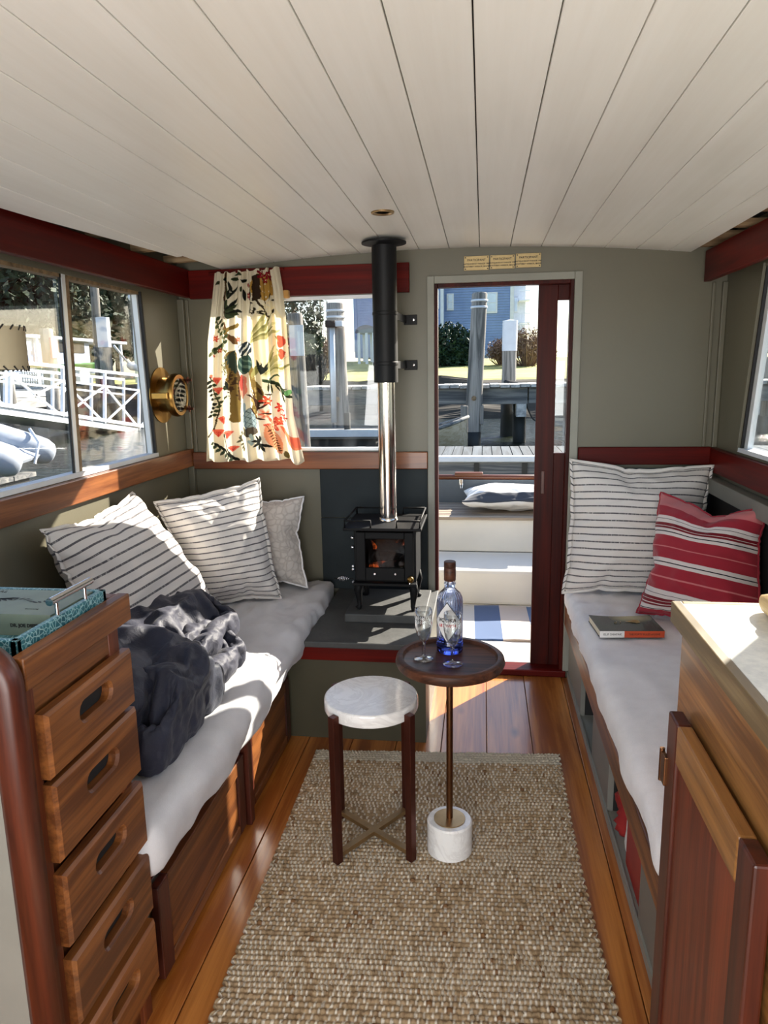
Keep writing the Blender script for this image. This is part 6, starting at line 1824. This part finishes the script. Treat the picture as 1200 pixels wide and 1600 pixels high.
bx('blue_panel', M['hull_blue'], -16.25, -16.2, ax(42, 565, -16)[1], ax(60, 565, -16)[1], ax(50, 578, -16)[2], ax(50, 555, -16)[2], cb)
for pxx in (20, 62, 92, 192): 
    p = ax(pxx, 582, -16.1); bx('roof_post', M['white_paint'], -16.2, -16.1, p[1], p[1] + .12, zc1, zc2 - .1, bt2)
gb, _, _, _ = hullboat('upturned_canoe', 120, 200, 570, 581, -13.2, 'bright green canoe lying on the dock', M['green_hull'])
p = ax(150, 612, -13)
bk_ = thing('bucket', (p[0], p[1], z_d), 'white plastic bucket standing on the dock', 'bucket')
MB().lathe([(.15, z_d), (.20, z_d + .42), (.21, z_d + .42), (.21, z_d + .46), (.185, z_d + .46), (.14, z_d + .02), (0, z_d + .02)], (p[0], p[1], 0), 20).build('bucket_body', M['white_paint'], bk_, smooth=True)
MB().tube([(p[0], p[1] + .2 * math.cos(a), z_d + .44 - .2 * math.sin(a) * .8) for a in np.linspace(0, math.pi, 9)], .008, 5).build('bail_handle', M['chrome'], bk_)
# outboard dinghy on dock
p = ax(36, 600, -13.6)
P, N, Fs = soft_box_pts(p[0] - .5, p[0] + .3, p[1] - .8, p[1] + .8, z_d, z_d + .55, .25, (8, 12, 8))
tag(MB().add(P, Fs).build('covered_tender', plain('blue_grey_cover', S(150, 168, 196), .6), smooth=True), 'pale blue covered tender on the dock below the lampshade', 'boat')
# crates along the dock
for pxx, lab in ((64, 'grey wire crab crate on the dock left of the mullion'), (97, 'grey wire crab crate on the dock right beside the mullion'), (122, 'white dock box just right of the mullion')):
    p = ax(pxx, 612, -13); t = thing('dock_box' if pxx == 122 else 'wire_crate', (p[0], p[1], z_d), lab, 'box')
    if pxx == 122: bx('box_body', M['white_paint'], p[0] - .3, p[0] + .3, p[1] - .3, p[1] + .3, z_d, z_d + .5, t, bevel=.02); bx('lid', M['white_paint'], p[0] - .32, p[0] + .32, p[1] - .32, p[1] + .32, z_d + .5, z_d + .56, t, bevel=.02)
    else:
        mb = MB()
        for i in range(7):
            s = -.35 + .7 * i / 6
            for (xx) in (-.3, .3): mb.beam((p[0] + xx, p[1] + s, z_d), (p[0] + xx, p[1] + s, z_d + .6), .02, .02, (0, 1, 0)); mb.beam((p[0] + xx, p[1] - .35, z_d + .02 + .58 * i / 6), (p[0] + xx, p[1] + .35, z_d + .02 + .58 * i / 6), .02, .02)
        mb.build('wire_cage', M['siding_grey'], t)['kind'] = 'stuff'
        bx('base_slats', M['grey_wood_y'], p[0] - .3, p[0] + .3, p[1] - .35, p[1] + .35, z_d, z_d + .06, t)
# inflatable dinghy near the window
dn = thing('inflatable_dinghy', ax(30, 735, -5.4), 'grey inflatable dinghy tied to a small float below the left window', 'boat')
zc_ = .62
a = np.array(ax(84, 710, -5.2)); b = np.array(ax(-70, 664, -5.9)); 
def tubeline(a, b, r, nm):
    d = b - a; pts = [tuple(a + d * t) for t in (-.01, .0, .03, .10, .2, .4, .7, 1.0)]
    MB().tube(pts, [.02, r * .45, r * .75, r * .95, r, r, r, r], 18).build(nm, M['rib_grey'], dn, smooth=True)
tubeline(a, b, .165, 'side_tube'); a2 = a + np.array([.2, -.95, -.02]); b2 = b + np.array([.2, -.95, -.02]); tubeline(a2, b2, .165, 'side_tube')
mb = MB(); mb.add([tuple(a + (b - a) * .1 + np.array([0, 0, -.05])), tuple(b), tuple(b2), tuple(a2 + (b2 - a2) * .1 + np.array([0, 0, -.05]))], [(0, 1, 2, 3)]); o_ = mb.build('floor_panel', M['rib_grey'], dn); o_.modifiers.new('s', 'SOLIDIFY').thickness = .04
MB().tube([tuple(a + (b - a) * .28 + np.array([.05, 0, .21])), tuple(a + (b - a) * .30 + np.array([.24, -.1, .05])), tuple(a + (b - a) * .33 + np.array([.26, -.2, -.2]))], .018, 6).build('lashing', M['white_paint'], dn)
ff = thing('small_float', (-5.6, 7.0, .2), 'weathered low swim float beneath the inflatable dinghy', 'dock')
p = ax(85, 722, -5.3)
for k in range(9):
    y = p[1] - 3.6 + k * .42; bx('plank', M['grey_wood_x'], -6.3, -5.2, y - .7, y - .3, .28, .33, ff)
bx('float_body', M['wet_wood'], -6.2, -5.25, p[1] - 4.2, p[1] - .6, .05, .30, ff)
# trees and house on the left bank
for i, (pxx, py_, X, rr, lab) in enumerate(((-40, 470, -27, 3.2, 'dark evergreen at the far left behind the lampshade'), (34, 480, -21.5, 2.0, 'dark evergreen above the white workboat'), (88, 470, -28, 3.0, 'dark evergreen just left of the window mullion'), (130, 470, -30, 3.6, 'dark evergreen between the mullion and the tall pole'), (175, 472, -29, 3.0, 'dark evergreen right of the tall pole'), (215, 478, -31, 3.2, 'dark evergreen behind the dock lamp post'), (245, 485, -33, 3.0, 'dark evergreen at the right edge of the left window'))):
    c = ax(pxx, py_, X)
    tree('evergreen_tree', (c[0], c[1], 1.2), 6.5, [((0, 0, c[2] - 1.0), (rr * .8, rr, rr * .9)), ((.4, 1.0, c[2] + .6), (rr * .6, rr * .7, rr * .8)), ((0, -1.4, c[2] - .2), (rr * .6, rr * .7, rr * .9)), ((0, .2, c[2] + 2.2), (rr * .5, rr * .6, rr * .8)), ((.8, 0, c[2] - 3.2), (rr * .8, rr * 1.1, rr * .8))], 2600, .26, M['leaf_dark'], lab, group='evergreens on the left bank', seed=40 + i * 5)
hb = thing('grey_house', ax(45, 480, -24), 'grey shingled house half hidden by trees in the left window', 'house')
c = ax(45, 500, -24); ya, yb = ax(40, 500, -24)[1], ax(72, 500, -24)[1]; z1_ = ax(45, 476, -24)[2]
bx('house_wall', M['siding_grey'], -28, -24, ya, yb, 1.0, z1_, hb)
siding_o = MB().prism([(ya - .3, z1_), (yb + .3, z1_), ((ya + yb) / 2, z1_ + 1.1)], -28.2, -23.8, axis=0).build('roof', M['siding_grey'], hb)
for (pa_, pb_) in ((46, 53), (58, 66)):
    f_ = bx('window', M['white_paint'], -24.02, -23.95, ax(pa_, 490, -24)[1], ax(pb_, 490, -24)[1], ax(45, 498, -24)[2], ax(45, 476, -24)[2], hb)
    bx('pane', M['house_glass'], -23.96, -23.93, ax(pa_, 490, -24)[1] + .1, ax(pb_, 490, -24)[1] - .1, ax(45, 498, -24)[2] + .1, ax(45, 476, -24)[2] - .1, f_)

# ================================================================== RIGHT HARBOUR
rd = thing('dock', ax(1180, 640, 9), 'pale dock with timber edge outside the right window', 'dock')
zz = ax(1185, 582, 9)[2]
for k in range(30): bx('plank', M['grey_wood_x'], 9, 10.6, 4 + k * .46, 4.44 + k * .46, 1.15, 1.2, rd)
bx('stringer', M['white_paint'], 8.94, 9.0, 4, 18, 1.08, 1.2, rd); bx('stringer', M['grey_wood_y'], 8.95, 9.0, 4, 18, .75, 1.06, rd)
for y in np.arange(5, 18, 2.5): bx('dock_post', M['wet_wood'], 9.05, 9.3, y, y + .25, -.3, 1.15, rd)
lf = thing('dock', (5.5, 9, .2), 'low pale float outside the right window', 'dock')
for k in range(16): bx('plank', M['grey_wood_x'], 4.6, 5.8, 4.6 + k * .4, 4.98 + k * .4, .42, .48, lf)
bx('float_body', M['wet_wood'], 4.7, 5.7, 4.7, 11, .05, .42, lf)
p = ax(1194, 610, 5.0); piling(p[0], p[1], .13, ax(1194, 560, 5.0)[2], 'grey piling outside the right window', seed=60, wet=.5, grp=None)
for i, (pA, pB, pt_, X, lab) in enumerate(((1176, 1230, 515, 24, 'nearer brown roofed house outside the right window'), (1180, 1260, 490, 34, 'farther brown roofed house outside the right window'))):
    y1_, y0_ = ax(pA, 540, X)[1], ax(pB, 540, X)[1]; zr_ = ax(1185, pt_ + 20, X)[2]
    t = thing('waterfront_house', (X + 3, (y0_ + y1_) / 2, 1), lab, 'house')
    bx('house_wall', M['siding_grey'], X, X + 6, y0_, y1_, .8, zr_, t)
    MB().prism([(X - .5, zr_), (X + 6.5, zr_), (X + 3, zr_ + 2.4)], y0_ - .4, y1_ + .4, axis=1).build('roof', M['roof'], t)
    for k in range(3):
        yy = y1_ - 1.0 - k * 1.8; f_ = bx('window', M['white_paint'], X - .06, X - .01, yy - .5, yy + .4, zr_ - 1.5, zr_ - .4, t)
        bx('pane', M['house_glass'], X - .08, X - .05, yy - .42, yy + .32, zr_ - 1.42, zr_ - .48, f_)
struct(bx('right_land', M['mud'], 20, 60, 0, 60, -.3, 1.0), 'land beneath the waterfront houses')
